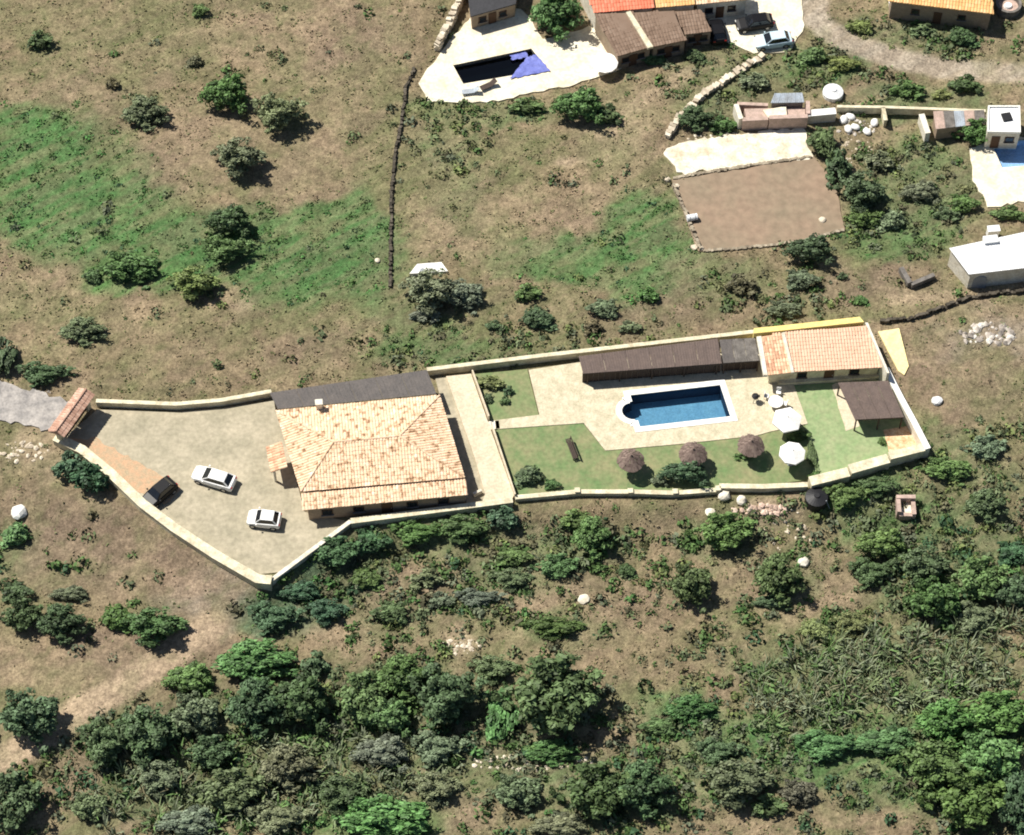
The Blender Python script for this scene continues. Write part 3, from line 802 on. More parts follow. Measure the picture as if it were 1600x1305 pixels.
# ------------------------------------------------------------------ gate porch
za = 2.5
g = [P(a, b, za) for a, b in ((75, 674), (101, 682), (147, 618), (124, 606))]   # SW, SE, NE, NW
c = sum(g, Vector()) / 4
gate = thing('gatehouse', (c.x, c.y, 0), 'tile roofed gate porch at the driveway entrance on the far left', 'gate porch')
m0, m1 = g[0].lerp(g[1], .5) + Vector((0, 0, .45)), g[3].lerp(g[2], .5) + Vector((0, 0, .45))
rf = MB().add([g[0], g[1], g[2], g[3], m0, m1] + [p - Vector((0, 0, .12)) for p in g], [(0, 4, 5, 3), (1, 2, 5, 4), (0, 1, 4), (2, 3, 5), (0, 3, 9, 6), (3, 2, 8, 9), (2, 1, 7, 8), (1, 0, 6, 7), (6, 9, 8, 7)]).build('roof', 'gate_tiles', gate)
mb = MB(); tile_field(mb, [g[3], g[0], m0, m1]); tile_field(mb, [g[1], g[2], m1, m0]); mb.build('roof_tiles', 'gate_tiles', rf, kind='stuff')
mb = MB(); cap_row(mb, m0, m1); mb.build('ridge_tiles', 'gate_tiles', rf)
dirv = (m1 - m0).normalized(); ang = math.atan2(dirv.y, dirv.x)
for t in (0.09, 0.91):
    p = m0.lerp(m1, t)
    MB().box((p.x, p.y, 1.2), (0.6, 0.6, 2.4), ang).build('pier', 'cream_wall', gate)
for t in (0.31, 0.69):
    p = m0.lerp(m1, t)
    gl = MB().box((p.x, p.y, 1.1), ((m1 - m0).length * .37, 0.07, 1.9), ang).build('gate_leaf', 'dark_timber', gate)
    for k in range(7):
        pp = m0.lerp(m1, t + (k - 3) * .048)
        MB().box((pp.x, pp.y, 1.1), (0.09, 0.13, 1.96), ang).build('gate_bar', 'dark_timber', gl)

# ------------------------------------------------------------------ walls of the compound
masonry_wall('perimeter_wall', [(150, 626), (275, 631), (345, 625), (424, 611)], 0.9, -0.5, 0.32, 'cream wall behind the driveway between gate porch and lean-to', 'wall')
masonry_wall('perimeter_wall', [(667, 577), (840, 556), (1000, 538), (1186, 517)], 1.0, -0.5, 0.32, 'long cream wall behind the garden and the pool pergola', 'wall')
masonry_wall('perimeter_wall', [(86, 682), (128, 702), (172, 738), (222, 786), (272, 824), (336, 866), (402, 904), (424, 906)], 1.0, -1.0, 0.85, 'thick pale yellow wall slanting along the lower left side of the driveway', 'wall')
masonry_wall('perimeter_wall', [(424, 906), (548, 814)], 0.7, -1.8, 0.30, 'thin pale wall at the driveway tip rising to the house corner', 'wall', mat='white_wall', capmat='white_wall')
masonry_wall('perimeter_wall', [(548, 814), (680, 797), (801, 781)], 0.9, -1.9, 0.5, 'cream wall below the front of the main house', 'wall')
masonry_wall('perimeter_wall', [(805, 777), (902, 768), (985, 768), (1055, 770), (1122, 765)], 0.55, -1.9, 0.36, 'low cream garden wall with small piers below the lawn', 'wall', piers=[(902, 767, .42, .12), (985, 768, .42, .12), (1055, 769, .42, .12), (1122, 764, .42, .12)])
masonry_wall('perimeter_wall', [(1124, 759), (1192, 760), (1262, 757)], 0.75, -2.0, 0.42, 'cream wall below the thatched parasol lawn left of the stepped wall', 'wall')
masonry_wall('stepped_wall', [(1266, 752), (1326, 737)], 1.1, -2.3, 0.95, 'lowest block of the stepped cream wall above the black tank', 'wall', group='stepped blocks of the lower right wall')
masonry_wall('stepped_wall', [(1328, 733), (1388, 716)], 1.3, -2.3, 0.95, 'middle block of the stepped cream wall at lower right', 'wall', group='stepped blocks of the lower right wall')
masonry_wall('stepped_wall', [(1390, 712), (1450, 697)], 1.5, -2.3, 0.75, 'right end block of the stepped cream wall beside the terracotta patch', 'wall', group='stepped blocks of the lower right wall')
masonry_wall('side_wall', [(1384, 575), (1408, 622), (1430, 662), (1450, 701)], 1.7, -1.2, 0.5, 'tall white wall on the right side of the green court', 'wall', mat='white_wall', capmat='white_coping')
masonry_wall('terrace_wall', [(738, 578), (764, 650)], 0.95, -0.2, 0.14, 'upper low wall between pale terrace path and lawn', 'wall', mat='path_concrete', capmat='path_concrete', over=0.0)
masonry_wall('terrace_wall', [(769, 664), (805, 772)], 0.95, -0.2, 0.14, 'lower low wall between pale terrace path and lawn', 'wall', mat='path_concrete', capmat='path_concrete', over=0.0)
masonry_wall('low_wall', [(1216, 597), (1300, 592), (1386, 585)], 0.5, -0.1, 0.3, 'low cream wall in front of the pool house', 'wall')
# white steps from terrace to garden walk
st = thing('steps', (*P(768, 664, 0)[:2], 0), 'short white steps from terrace path to garden walk', 'steps')
for k in range(3):
    q = P(765 + k * 6, 665 - k * .7, 0.3 - k * .1)
    MB().box((q.x, q.y, (0.3 - k * .1) / 2), (0.42, 0.95, 0.3 - k * .1), 0.12).build('step', 'white_wall', st)

# ------------------------------------------------------------------ pool house and pergolas
zr = 2.5
ph_c = P(1290, 560, 0)
ph = thing('pool_house', (ph_c.x, ph_c.y, 0), 'pool house with salmon tile roof and yellow back parapet', 'pool house')
eL, eR, bR, bL = P(1241, 581, 2.3), P(1379, 574, 2.3), P(1353, 509, 2.85), P(1226, 520, 2.85)
r1 = MB().plate([eL, eR, bR, bL], 0.1).build('roof', 'salmon_tiles', ph)
mb = MB(); tile_field(mb, [eL, eR, bR, bL]); mb.build('roof_tiles', 'salmon_tiles', r1, kind='stuff')
fL, fR, gR, gL = P(1200, 586, 2.3), P(1236, 582, 2.3), P(1221, 521, 2.85), P(1190, 526, 2.85)
r2 = MB().plate([fL, fR, gR, gL], 0.1).build('side_roof', 'mottled_tiles', ph)
mb = MB(); tile_field(mb, [fL, fR, gR, gL]); mb.build('roof_tiles', 'mottled_tiles', r2, kind='stuff')
MB().plate([P(1236.5, 582, 2.5), P(1241, 581.5, 2.5), P(1226, 519, 3.05), P(1221, 520, 3.05)], 0.3).build('divider', 'white_wall', ph)
MB().plate([P(1193, 586, 2.45), P(1199.5, 586, 2.45), P(1189.5, 525, 2.98), P(1182, 526, 2.98)], 0.4).build('verge', 'white_wall', ph)
w4 = [P(1203, 581, 2.25), P(1374, 570, 2.25), P(1352, 514, 2.25), P(1192, 530, 2.25)]
MB().prism([p[:2] for p in w4], 0, 2.2).build('wall', 'cream_wall', ph)
b4 = [P(1178, 521, 3.1), P(1232, 515.5, 3.1), P(1350, 503, 3.1), P(1343, 495, 3.1), P(1232, 507.5, 3.1), P(1178, 513, 3.1)]
MB().prism([p[:2] for p in b4], -0.3, 3.1).build('back_parapet', 'yellow_wall', ph)
b5 = [P(1352, 504, 3.0), P(1386, 583, 3.0), P(1379, 584, 3.0), P(1345, 505, 3.0)]
MB().prism([p[:2] for p in [b5[0] + Vector((.25, 0, 0)), b5[1] + Vector((.25, 0, 0)), b5[1], b5[0]]], 0, 3.0).build('side_parapet', 'white_wall', ph)
u = (w4[1] - w4[0]); ang = math.atan2(u.y, u.x); un = u.normalized(); nn = Vector((un.y, -un.x, 0))
for t in (0.3, 0.78):
    c = w4[0].lerp(w4[1], t); window(ph, (c.x + nn.x * .03, c.y + nn.y * .03, 1.3), ang, 1.0, 0.9, nn)
c = w4[0].lerp(w4[1], 0.55)
dd = MB().box((c.x + nn.x * .04, c.y + nn.y * .04, 1.0), (1.0, 0.09, 1.95), ang).build('door', 'wood_door', ph)
MB().box((c.x + nn.x * .11 + un.x * .35, c.y + nn.y * .11 + un.y * .35, 1.0), (0.06, 0.08, 0.16), ang).build('handle', 'rim_metal', dd)

def pergola(name, q, n, mat, label, zpost, mats=None, front_posts=5, shade_boards=False, ribs=9):
    c = sum(q, Vector()) / 4
    t = thing(name, (c.x, c.y, 0.1), label, 'pergola')
    sheet_panels(t, q[0], q[1], q[2], q[3], n, mat, ribs=ribs, mats=mats, name='roof_panel')
    for i in range(front_posts):
        s = 0.02 + 0.96 * i / (front_posts - 1)
        for a, b in ((q[0], q[1]), (q[3], q[2])):
            p = a.lerp(b, s); p = p + (c - p) * 0.03
            MB().box((p.x, p.y, (p.z - .1) / 2), (0.13, 0.13, p.z - .1)).build('post', 'dark_timber', t)
    if shade_boards:  # dark infill added to stand in for the deep shade under the roof
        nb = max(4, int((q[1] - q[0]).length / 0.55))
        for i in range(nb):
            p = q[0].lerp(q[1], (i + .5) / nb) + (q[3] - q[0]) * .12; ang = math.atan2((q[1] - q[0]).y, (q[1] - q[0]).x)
            MB().box((p.x, p.y, (p.z) / 2), ((q[1] - q[0]).length / nb - .03, .05, p.z - .2), ang).build('shade_board', 'dark_timber', t)
    for a, b in ((q[0], q[1]), (q[3], q[2])):
        p0 = a + (c - a) * .03; p1 = b + (c - b) * .03
        MB().tube(p0 - Vector((0, 0, .13)), p1 - Vector((0, 0, .13)), 0.09, n=4).build('beam', 'dark_timber', t)
    return t
q = [P(911, 584, 2.05), P(1128, 568, 2.05), P(1122, 529, 2.3), P(904, 557, 2.3)]
pergola('pergola', q, 6, 'brown_sheet', 'long brown roofed pergola behind the swimming pool', 2.1, shade_boards=True)
q = [P(1130, 567.5, 2.05), P(1187, 563.5, 2.05), P(1180, 528, 2.3), P(1124, 531, 2.3)]
pergola('pergola', q, 3, 'weathered_sheet', 'short weathered grey pergola between brown pergola and pool house', 2.1, front_posts=3, shade_boards=True, mats=['grey_sheet', 'weathered_sheet', 'weathered_sheet'])
q = [P(1336, 656, 2.2), P(1413, 652, 2.2), P(1388, 595, 2.3), P(1309, 598, 2.3)]
pergola('pergola', q, 4, 'brown_sheet', 'dark brown square pergola standing on the green court', 2.2, front_posts=3)

# ------------------------------------------------------------------ parasols and garden furniture
def thatch_parasol(px, py, d, label):
    top = P(px, py, 2.3)
    b = Vector((top.x, top.y, 0.024))
    t = thing('thatched_parasol', b, label, 'parasol', 'thatched parasols on the lawn')
    MB().tube(b, b + Vector((0, 0, 2.2)), 0.07, 0.055).build('pole', 'bark', t)
    mb = MB(); n = 26
    for ring in range(4):
        r0 = d / 2 * (0.06 + .23 * ring); r1 = d / 2 * (0.34 + .22 * ring)
        z0 = 2.75 - 0.2 * ring; z1 = z0 - 0.27
        k = 14 + ring * 8
        for i in range(k):
            a = 2 * math.pi * (i + random.random() * .6) / k; w = math.pi / k * 1.5
            rr = r1 * random.uniform(.93, 1.06); zz = z1 + random.uniform(-.05, .03)
            V = [b + Vector((r0 * math.cos(a - w * .7), r0 * math.sin(a - w * .7), z0)), b + Vector((rr * math.cos(a - w), rr * math.sin(a - w), zz)),
                 b + Vector((rr * math.cos(a + w), rr * math.sin(a + w), zz)), b + Vector((r0 * math.cos(a + w * .7), r0 * math.sin(a + w * .7), z0))]
            mb.add(V + [v - Vector((0, 0, .05)) for v in V], [(0, 1, 2, 3), (7, 6, 5, 4), (1, 5, 6, 2), (0, 4, 5, 1), (2, 6, 7, 3)])
    mb.build('canopy', 'thatch', t)
    mb = MB().tube(b + Vector((0, 0, 2.6)), b + Vector((0, 0, 2.95)), 0.2, 0.05); mb.build('cap', 'thatch', t)
    mb = MB()
    for i in range(6):
        a = i * math.pi / 3
        mb.tube(b + Vector((0, 0, 2.55)), b + Vector((d * .46 * math.cos(a), d * .46 * math.sin(a), 1.92)), 0.025, n=4)
    mb.build('ribs', 'bark', t)
thatch_parasol(986, 716, 2.7, 'thatched parasol nearest the garden lawn, leftmost of the thatched three')
thatch_parasol(1083, 706, 2.8, 'thatched parasol in the middle of the thatched three')
thatch_parasol(1174, 693, 2.7, 'thatched parasol nearest the white parasols, rightmost of the thatched three')

def canvas_parasol(px, py, w, sides, label, rot=0.3, z=2.2):
    top = P(px, py, z); b = Vector((top.x, top.y, 0.08))
    t = thing('parasol', b, label, 'parasol', 'white parasols by the pool')
    MB().tube(b, b + Vector((0, 0, z + .35)), 0.035).build('pole', 'grey_metal', t)
    MB().tube(b, b + Vector((0, 0, .1)), 0.35, 0.3, n=12).build('base', 'grey_metal', t)
    ring = [b + Vector((w / 2 * math.cos(rot + 2 * math.pi * i / sides), w / 2 * math.sin(rot + 2 * math.pi * i / sides), z - .1 - .1)) for i in range(sides)]
    apex = b + Vector((0, 0, z + .4))
    mb = MB(); vs = [apex] + ring + [r - Vector((0, 0, .18)) for r in ring]
    n = sides
    mb.add(vs, [(0, 1 + i, 1 + (i + 1) % n) for i in range(n)] + [(1 + i, 1 + n + i, 1 + n + (i + 1) % n, 1 + (i + 1) % n) for i in range(n)])
    mb.build('canopy', 'white_canvas', t)
    mb = MB()
    for r in ring: mb.tube(apex - Vector((0, 0, .1)), r - Vector((0, 0, .03)), 0.018, n=4)
    mb.build('ribs', 'grey_metal', t)
    MB().tube(apex - Vector((0, 0, .02)), apex + Vector((0, 0, .12)), 0.05, 0.03).build('finial', 'grey_metal', t)
canvas_parasol(1230, 655, 3.1, 6, 'white six sided parasol on the deck edge beside the pool', .25)
canvas_parasol(1238, 707, 2.7, 8, 'white round parasol on the lawn below the other white one', .2)

# round cream table with chairs, barbecue, bench, shrubs pots
q = P(1212, 628, .75)
tb = thing('round_table', (q.x, q.y, .1), 'round cream table on the deck near the pool house', 'table')
MB().tube((q.x, q.y, .78), (q.x, q.y, .84), .75, n=20).build('tabletop', 'white_canvas', tb)
MB().tube((q.x, q.y, .1), (q.x, q.y, .78), .1, n=8).build('pedestal', 'grey_metal', tb)
MB().tube((q.x, q.y, .1), (q.x, q.y, .15), .4, n=12).build('foot', 'grey_metal', tb)
def chair(px, py, rz, label, mat='white_paint'):
    q = P(px, py, .1); t = thing('garden_chair', (q.x, q.y, .1), label, 'chair', 'white garden chairs around the cream table')
    R = Matrix.Rotation(rz, 3, 'Z')
    def at(x, y, z): return Vector((q.x, q.y, .1)) + R @ Vector((x, y, z))
    MB().box(at(0, 0, .43), (.48, .48, .06), rz).build('seat', mat, t)
    MB().box(at(0, .22, .7), (.46, .05, .5), rz).build('backrest', mat, t)
    for sx in (-1, 1):
        for sy in (-1, 1): MB().tube(at(sx * .2, sy * .2, 0), at(sx * .2, sy * .2, .41), .022, n=6).build('leg', mat, t)
chair(1197, 622, 1.3, 'white garden chair on the left side of the cream table')
chair(1216, 616, -.1, 'white garden chair behind the cream table')
chair(1226, 634, -1.9, 'white garden chair on the right side of the cream table')
q = P(1180, 622, .6)
bb = thing('barbecue', (q.x, q.y, .1), 'black barbecue standing on the deck right of the pool', 'barbecue')
MB().tube((q.x, q.y, .75), (q.x, q.y, .95), .3, .38, n=14).tube((q.x, q.y, .95), (q.x, q.y, 1.12), .38, .15, n=14).build('kettle', 'black_plastic', bb)
for i in range(3):
    a = i * 2.1; MB().tube((q.x + .15 * math.cos(a), q.y + .15 * math.sin(a), .78), (q.x + .4 * math.cos(a), q.y + .4 * math.sin(a), .1), .025, n=6).build('leg', 'black_plastic', bb)
MB().box((q.x + .42, q.y, .98), (.1, .3, .04)).build('handle', 'black_plastic', bb)
a, b = P(887, 686, .4), P(899, 717, .4)
c = (a + b) / 2; ang = math.atan2(b.y - a.y, b.x - a.x); L = (b - a).length
bn = thing('garden_bench', (c.x, c.y, .024), 'long dark bench on the lawn left of the thatched parasols', 'bench')
dirv = (b - a).normalized(); nv = Vector((-dirv.y, dirv.x, 0))
for k in range(3):
    o_ = nv * (k - 1) * .17; MB().box((c.x + o_.x, c.y + o_.y, .46), (L, .14, .05), ang).build('seat_slat', 'dark_timber', bn)
for k in range(2):
    o_ = nv * .3; MB().box((c.x + o_.x, c.y + o_.y, .65 + k * .18), (L, .05, .13), ang).build('back_slat', 'dark_timber', bn)
for s in (-.45, .45):
    p = c + dirv * L * s
    for w in (-.16, .2): MB().box((p.x + nv.x * w, p.y + nv.y * w, .22), (.09, .07, .4), ang).build('leg', 'dark_timber', bn)
    MB().box((p.x + nv.x * .26, p.y + nv.y * .26, .62), (.08, .05, .5), ang).build('back_post', 'dark_timber', bn)

# ------------------------------------------------------------------ cars
def car(px0, px1, paint, label, group, L=4.3, z0=0.03):
    """px0 = nose, px1 = tail in the photograph"""
    a, b = P(*px0, .8), P(*px1, .8)
    c = (a + b) / 2; d = (a - b).normalized(); ang = math.atan2(d.y, d.x)
    R = Matrix.Rotation(ang, 3, 'Z'); B = Vector((c.x, c.y, z0))
    t = thing('parked_car', B, label, 'car', group)
    k = L / 4.3
    def at(x, y, z): return B + R @ Vector((x * k, y, z))
    sec = [(-2.15, .38, .78, .74), (-2.02, .28, .95, .84), (-1.3, .24, 1.0, .89), (0, .24, .97, .90), (.95, .24, .94, .885), (1.75, .26, .80, .85), (2.05, .30, .68, .76), (2.15, .38, .58, .62)]
    vs = []
    for x, zb, zt, hw in sec:
        vs += [at(x, y, z) for y, z in ((-hw * .93, zb), (-hw, (zb + zt) * .5), (-hw * .94, zt - .05), (-hw * .8, zt), (hw * .8, zt), (hw * .94, zt - .05), (hw, (zb + zt) * .5), (hw * .93, zb))]
    fs = []
    for i in range(len(sec) - 1):
        for j in range(8): fs.append((i * 8 + j, i * 8 + (j + 1) % 8, i * 8 + 8 + (j + 1) % 8, i * 8 + 8 + j))
    fs += [tuple(range(8))[::-1], tuple(range(len(vs) - 8, len(vs)))]
    MB().add(vs, fs).build('body', paint, t, smooth=False)
    lo = [(-1.85, -.74), (1.02, -.76), (1.02, .76), (-1.85, .74)]; hi = [(-1.32, -.58), (.32, -.6), (.32, .6), (-1.32, .58)]
    V = [at(x, y, .93) for x, y in lo] + [at(x, y, 1.43) for x, y in hi]
    MB().add(V, [(4, 5, 6, 7), (0, 1, 5, 4), (1, 2, 6, 5), (2, 3, 7, 6), (3, 0, 4, 7)]).build('cabin', paint, t)
    def pane(name, i, j, mx=.86):
        q = [V[i], V[j], V[j + 4], V[i + 4]]; cc = sum(q, Vector()) / 4
        n = (q[1] - q[0]).cross(q[3] - q[0]).normalized()
        if n.dot(cc - at(-.4, 0, 1.1)) < 0: n = -n
        q = [cc + (p - cc) * mx + n * .012 for p in q]
        MB().add(q + [p - n * .01 for p in q], [(0, 1, 2, 3), (7, 6, 5, 4), (0, 4, 5, 1), (1, 5, 6, 2), (2, 6, 7, 3), (3, 7, 4, 0)]).build(name, 'car_glass', t)
    pane('windscreen', 1, 2, .92); pane('rear_window', 3, 0, .88); pane('side_window', 0, 1); pane('side_window', 2, 3)
    rp = [at(x * .98, y * .96, 1.432) for x, y in hi]
    MB().plate([p + Vector((0, 0, .02)) for p in rp], .02).build('roof_panel', paint, t)
    for x in (-1.32, 1.35):
        for s in (-1, 1):
            w = bpy.data.objects.new('wheel', None); COL.objects.link(w); w.parent = t
            MB().tube(at(x, s * .70, .31), at(x, s * .90, .31), .32, n=14).build('tyre', 'rubber', w)
            MB().tube(at(x, s * .88, .31), at(x, s * .915, .31), .2, n=12).build('rim', 'rim_metal', w)
    for s in (-1, 1):
        MB().box(at(2.06, s * .56, .62), (.12, .3, .12), ang).build('headlight', 'lamp_glass', t)
        MB().box(at(-2.1, s * .62, .8), (.1, .24, .14), ang).build('tail_light', 'red_glass', t)
        MB().box(at(.78, s * .95, 1.0), (.14, .16, .1), ang).build('mirror', paint, t)
    return t
car((303, 736), (365, 755), 'white_paint', 'white car with dark windscreen in the middle of the driveway', 'cars on the driveway', 4.4)
car((231, 783), (266, 754), 'black_paint', 'black car parked against the slanting driveway wall', 'cars on the driveway', 3.7)
car((391, 807), (434, 812), 'white_paint', 'small white car near the lower tip of the driveway', 'cars on the driveway', 3.3)
car((1152, 38), (1206, 30), 'black_paint', 'black car parked on the pale parking area', 'cars on the parking area', 4.2)
car((1182, 65), (1234, 58), 'silver_paint', 'pale blue silver car at the front of the parking area', 'cars on the parking area', 4.2)
car((1118, 34), (1124, 60), 'black_paint', 'dark car tucked against the brown roofed house end', 'cars on the parking area', 3.4)

# ------------------------------------------------------------------ north houses
def slope_house(name, label, ev, rg, ztop_e, ztop_r, tiles, wallmat, cat='house', tile=True):
    """single pitch house: ev = two eave corners (left,right), rg = two ridge corners (right,left) in the photograph"""
    a, b = P(*ev[0], ztop_e), P(*ev[1], ztop_e); c, d = P(*rg[0], ztop_r), P(*rg[1], ztop_r)
    cc = (a + b + c + d) / 4
    t = thing(name, (cc.x, cc.y, 0), label, cat)
    r = MB().plate([a, b, c, d], .14).build('roof', tiles, t)
    if tile:
        mb = MB(); tile_field(mb, [a, b, c, d], w=.34, l=.5); mb.build('roof_tiles', tiles, r, kind='stuff')
    wq = inset([a, b, c, d], .95)
    n = 4; lo = [Vector((p.x, p.y, -.2)) for p in wq]; hi = [p - Vector((0, 0, .2)) for p in wq]
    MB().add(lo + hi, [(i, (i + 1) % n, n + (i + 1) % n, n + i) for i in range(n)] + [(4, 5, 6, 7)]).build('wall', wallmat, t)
    u = (wq[1] - wq[0]); ang = math.atan2(u.y, u.x); un = u.normalized(); nn = Vector((un.y, -un.x, 0))
    for s in (.25, .72):
        p = wq[0].lerp(wq[1], s); window(t, (p.x + nn.x * .03, p.y + nn.y * .03, ztop_e * .52), ang, .9, .8, nn)
    p = wq[0].lerp(wq[1], .48)
    MB().box((p.x + nn.x * .03, p.y + nn.y * .03, .9), (.9, .08, 1.8), ang).build('door', 'wood_door', t)
    return t, (a, b, c, d)
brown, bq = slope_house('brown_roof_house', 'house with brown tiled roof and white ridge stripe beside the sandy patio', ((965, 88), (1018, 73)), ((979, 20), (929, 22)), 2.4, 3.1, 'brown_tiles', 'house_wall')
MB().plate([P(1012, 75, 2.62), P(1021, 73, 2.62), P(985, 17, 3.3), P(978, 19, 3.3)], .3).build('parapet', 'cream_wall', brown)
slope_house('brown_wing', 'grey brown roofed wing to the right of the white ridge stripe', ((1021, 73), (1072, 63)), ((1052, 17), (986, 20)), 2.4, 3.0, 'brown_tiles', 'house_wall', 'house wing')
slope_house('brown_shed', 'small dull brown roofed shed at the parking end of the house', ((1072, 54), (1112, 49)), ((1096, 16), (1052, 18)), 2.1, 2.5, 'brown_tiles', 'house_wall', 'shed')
rd, _ = slope_house('red_roof_house', 'house with bright red roof cut by the top edge', ((929, 20), (1022, 12)), ((1010, -45), (905, -40)), 3.2, 4.3, 'red_tiles', 'white_wall')
slope_house('orange_roof_house', 'cream orange roofed house at the top edge above the brown wing', ((1024, 12), (1086, 7)), ((1080, -40), (1012, -45)), 2.9, 3.8, 'orange_tiles', 'white_wall')
slope_house('cream_roof_house', 'pale cream roofed outbuilding at the top edge by the parked cars', ((1088, 7), (1168, -1)), ((1160, -40), (1080, -40)), 2.7, 3.3, 'house_tiles', 'white_wall')
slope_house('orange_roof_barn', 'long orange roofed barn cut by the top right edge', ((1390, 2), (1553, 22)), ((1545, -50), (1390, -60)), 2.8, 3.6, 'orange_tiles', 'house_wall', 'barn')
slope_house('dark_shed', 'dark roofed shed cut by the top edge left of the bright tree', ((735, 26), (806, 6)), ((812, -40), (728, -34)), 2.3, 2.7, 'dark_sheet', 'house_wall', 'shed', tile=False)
stone_wall('boundary_wall', [(683, 80), (700, 48), (718, 10), (730, -30)], 1.6, .6, 'pale stone wall on the left side of the sandy patio with the dark shed', 'pale_stone', .5)

# round grey well near the barn
q = G(1574, 14)
wl = thing('round_tank', q, 'round grey concrete tank with a white middle beside the orange barn', 'tank')
mb = MB(); n = 24
for r0, z0, r1, z1 in ((1.45, 0, 1.45, 1.0), (1.45, 1.0, 1.15, 1.0), (1.15, 1.0, 1.15, .45)):
    V = [q + Vector((r * math.cos(2 * math.pi * i / n), r * math.sin(2 * math.pi * i / n), z)) for r, z in ((r0, z0), (r1, z1)) for i in range(n)]
    mb.add(V, [(i, (i + 1) % n, n + (i + 1) % n, n + i) for i in range(n)])
mb.build('ring', 'weathered_sheet', wl)
MB().tube(q + Vector((0, 0, .3)), q + Vector((0, 0, .46)), 1.14, n=24).build('lid', 'pink_rubble', wl)
MB().tube(q + Vector((0, 0, .46)), q + Vector((0, 0, .7)), .5, .4, n=14).build('hatch', 'white_metal', wl)
for (a, b, w, l) in ((1396, 9, 1.1, .7), (1421, 13, 1.3, .7), (1446, 19, 1.5, 1.0)):
    q = G(a, b)
    t = thing('white_trough', q, {1396: 'white trough box leftmost below the orange barn', 1421: 'white trough box in the middle of the three below the orange barn', 1446: 'white trough box rightmost and largest below the orange barn'}[a], 'trough', 'white trough boxes below the barn')
    MB().box(q + Vector((0, 0, .35)), (w, l, .8), -.1).build('box', 'white_wall', t, bevel=.03)
    MB().box(q + Vector((0, 0, .78)), (w + .1, l + .1, .07), -.1).build('lid', 'white_metal', t)

# round white lounger, patio odds
q = P(945, 104, .7)
canv = thing('round_parasol', (q.x, q.y, .05), 'big cream round parasol at the right end of the sandy patio', 'parasol')
MB().tube((q.x, q.y, .05), (q.x, q.y, 1.6), .04).build('pole', 'grey_metal', canv)
V = [(q.x, q.y, 1.8)] + [(q.x + 1.45 * math.cos(i * math.pi / 6), q.y + 1.45 * math.sin(i * math.pi / 6), 1.35) for i in range(12)]
MB().add(V, [(0, 1 + i, 1 + (i + 1) % 12) for i in range(12)]).build('canopy', 'white_canvas', canv)
def lounger(px, py, rz, mat, label):
    q = P(px, py, .3); t = thing('sun_lounger', (q.x, q.y, .05), label, 'sun lounger')
    R = Matrix.Rotation(rz, 3, 'Z'); B = Vector((q.x, q.y, .05))
    MB().box(B + R @ Vector((-.3, 0, .33)), (1.3, .65, .07), rz).build('seat', mat, t)
    f = [B + R @ Vector(v) for v in ((.36, -.32, .37), (.95, -.32, .8), (.95, .32, .8), (.36, .32, .37))]
    MB().plate(f, .06).build('backrest', mat, t)
    for sx in (-.85, .3):
        for sy in (-.26, .26): MB().tube(B + R @ Vector((sx, sy, 0)), B + R @ Vector((sx, sy, .3)), .03, n=6).build('leg', 'grey_metal', t)
lounger(735, 143, .15, 'blue_sheet', 'pale blue sun lounger on the sandy patio below the dark pool')
lounger(763, 134, .5, 'dark_timber', 'small dark sun lounger right of the pale blue one')

# ------------------------------------------------------------------ east side ruins and sheds
stone_wall('field_wall', [(1192, 90), (1152, 113), (1104, 146), (1062, 184), (1042, 216)], .7, .65, 'pale dry stone wall running diagonally down to the sand strip', 'pale_stone', .5)
stone_wall('field_wall', [(648, 108), (634, 140), (628, 190), (618, 240), (612, 300), (611, 370), (610, 450)], .6, .28, 'thin field wall in shadow-toned stone running down the slope left of centre', 'shadow_stone', .34)
stone_wall('field_wall', [(1376, 505), (1420, 500), (1474, 482), (1510, 468), (1560, 460), (1640, 452)], .8, .3, 'curved field wall in shadow-toned stone right of the pool house', 'shadow_stone', .45)
stone_wall('plot_edge', [(1052, 280), (1120, 268), (1200, 256), (1268, 246)], .35, .3, 'low dark stone edge between sand strip and bare plot', 'field_stone', .4, 'stone edge')
stone_wall('plot_edge', [(1052, 290), (1072, 335), (1094, 392)], .5, .3, 'low stone edge on the left side of the bare plot', 'field_stone', .4, 'stone edge')
stone_wall('plot_edge', [(1098, 393), (1190, 386), (1250, 378), (1318, 360)], .3, .3, 'low stone edge along the bottom of the bare plot', 'field_stone', .35, 'stone edge')

rn = thing('ruin', (*P(1205, 185, 0)[:2], 0), 'roofless stone ruin with pink rubble inside above the sand strip', 'ruin')
def run(px, h, th, mat, parent, name='wall'):
    pts = [P(a, b, h) for a, b in px]; p2 = [Vector((p.x, p.y)) for p in pts]
    A, B = offset_line(p2, th / 2), offset_line(p2, -th / 2)
    for i in range(len(p2) - 1): MB().prism([A[i], A[i + 1], B[i + 1], B[i]], -.2, h + random.uniform(-.1, .1)).build(name, mat, parent)
run([(1150, 163), (1158, 186)], 1.6, .5, 'white_wall', rn)
run([(1160, 187), (1200, 185)], 1.5, .5, 'pink_rubble', rn)
run([(1202, 184), (1262, 182)], 1.7, .5, 'pink_rubble', rn)
run([(1262, 158), (1263, 178)], 1.5, .45, 'pink_rubble', rn)
run([(1152, 162), (1200, 164)], 1.2, .4, 'pink_rubble', rn)
f = [P(1163, 170, 1.1), P(1258, 168, 1.1), P(1258, 180, 1.1), P(1166, 183, 1.1)]
MB().prism([p[:2] for p in f], 0, 1.1).build('floor_slab', 'pink_rubble', rn)
f = [P(1192, 172, 1.4), P(1228, 166, 1.4), P(1230, 182, 1.4), P(1200, 184, 1.4)]
MB().prism([p[:2] for p in f], 1.1, 1.4).build('white_slab', 'sand_pale', rn)
sh = thing('tin_shed', (*P(1230, 152, 0)[:2], 0), 'small blue grey sheet roofed shed behind the ruin', 'shed')
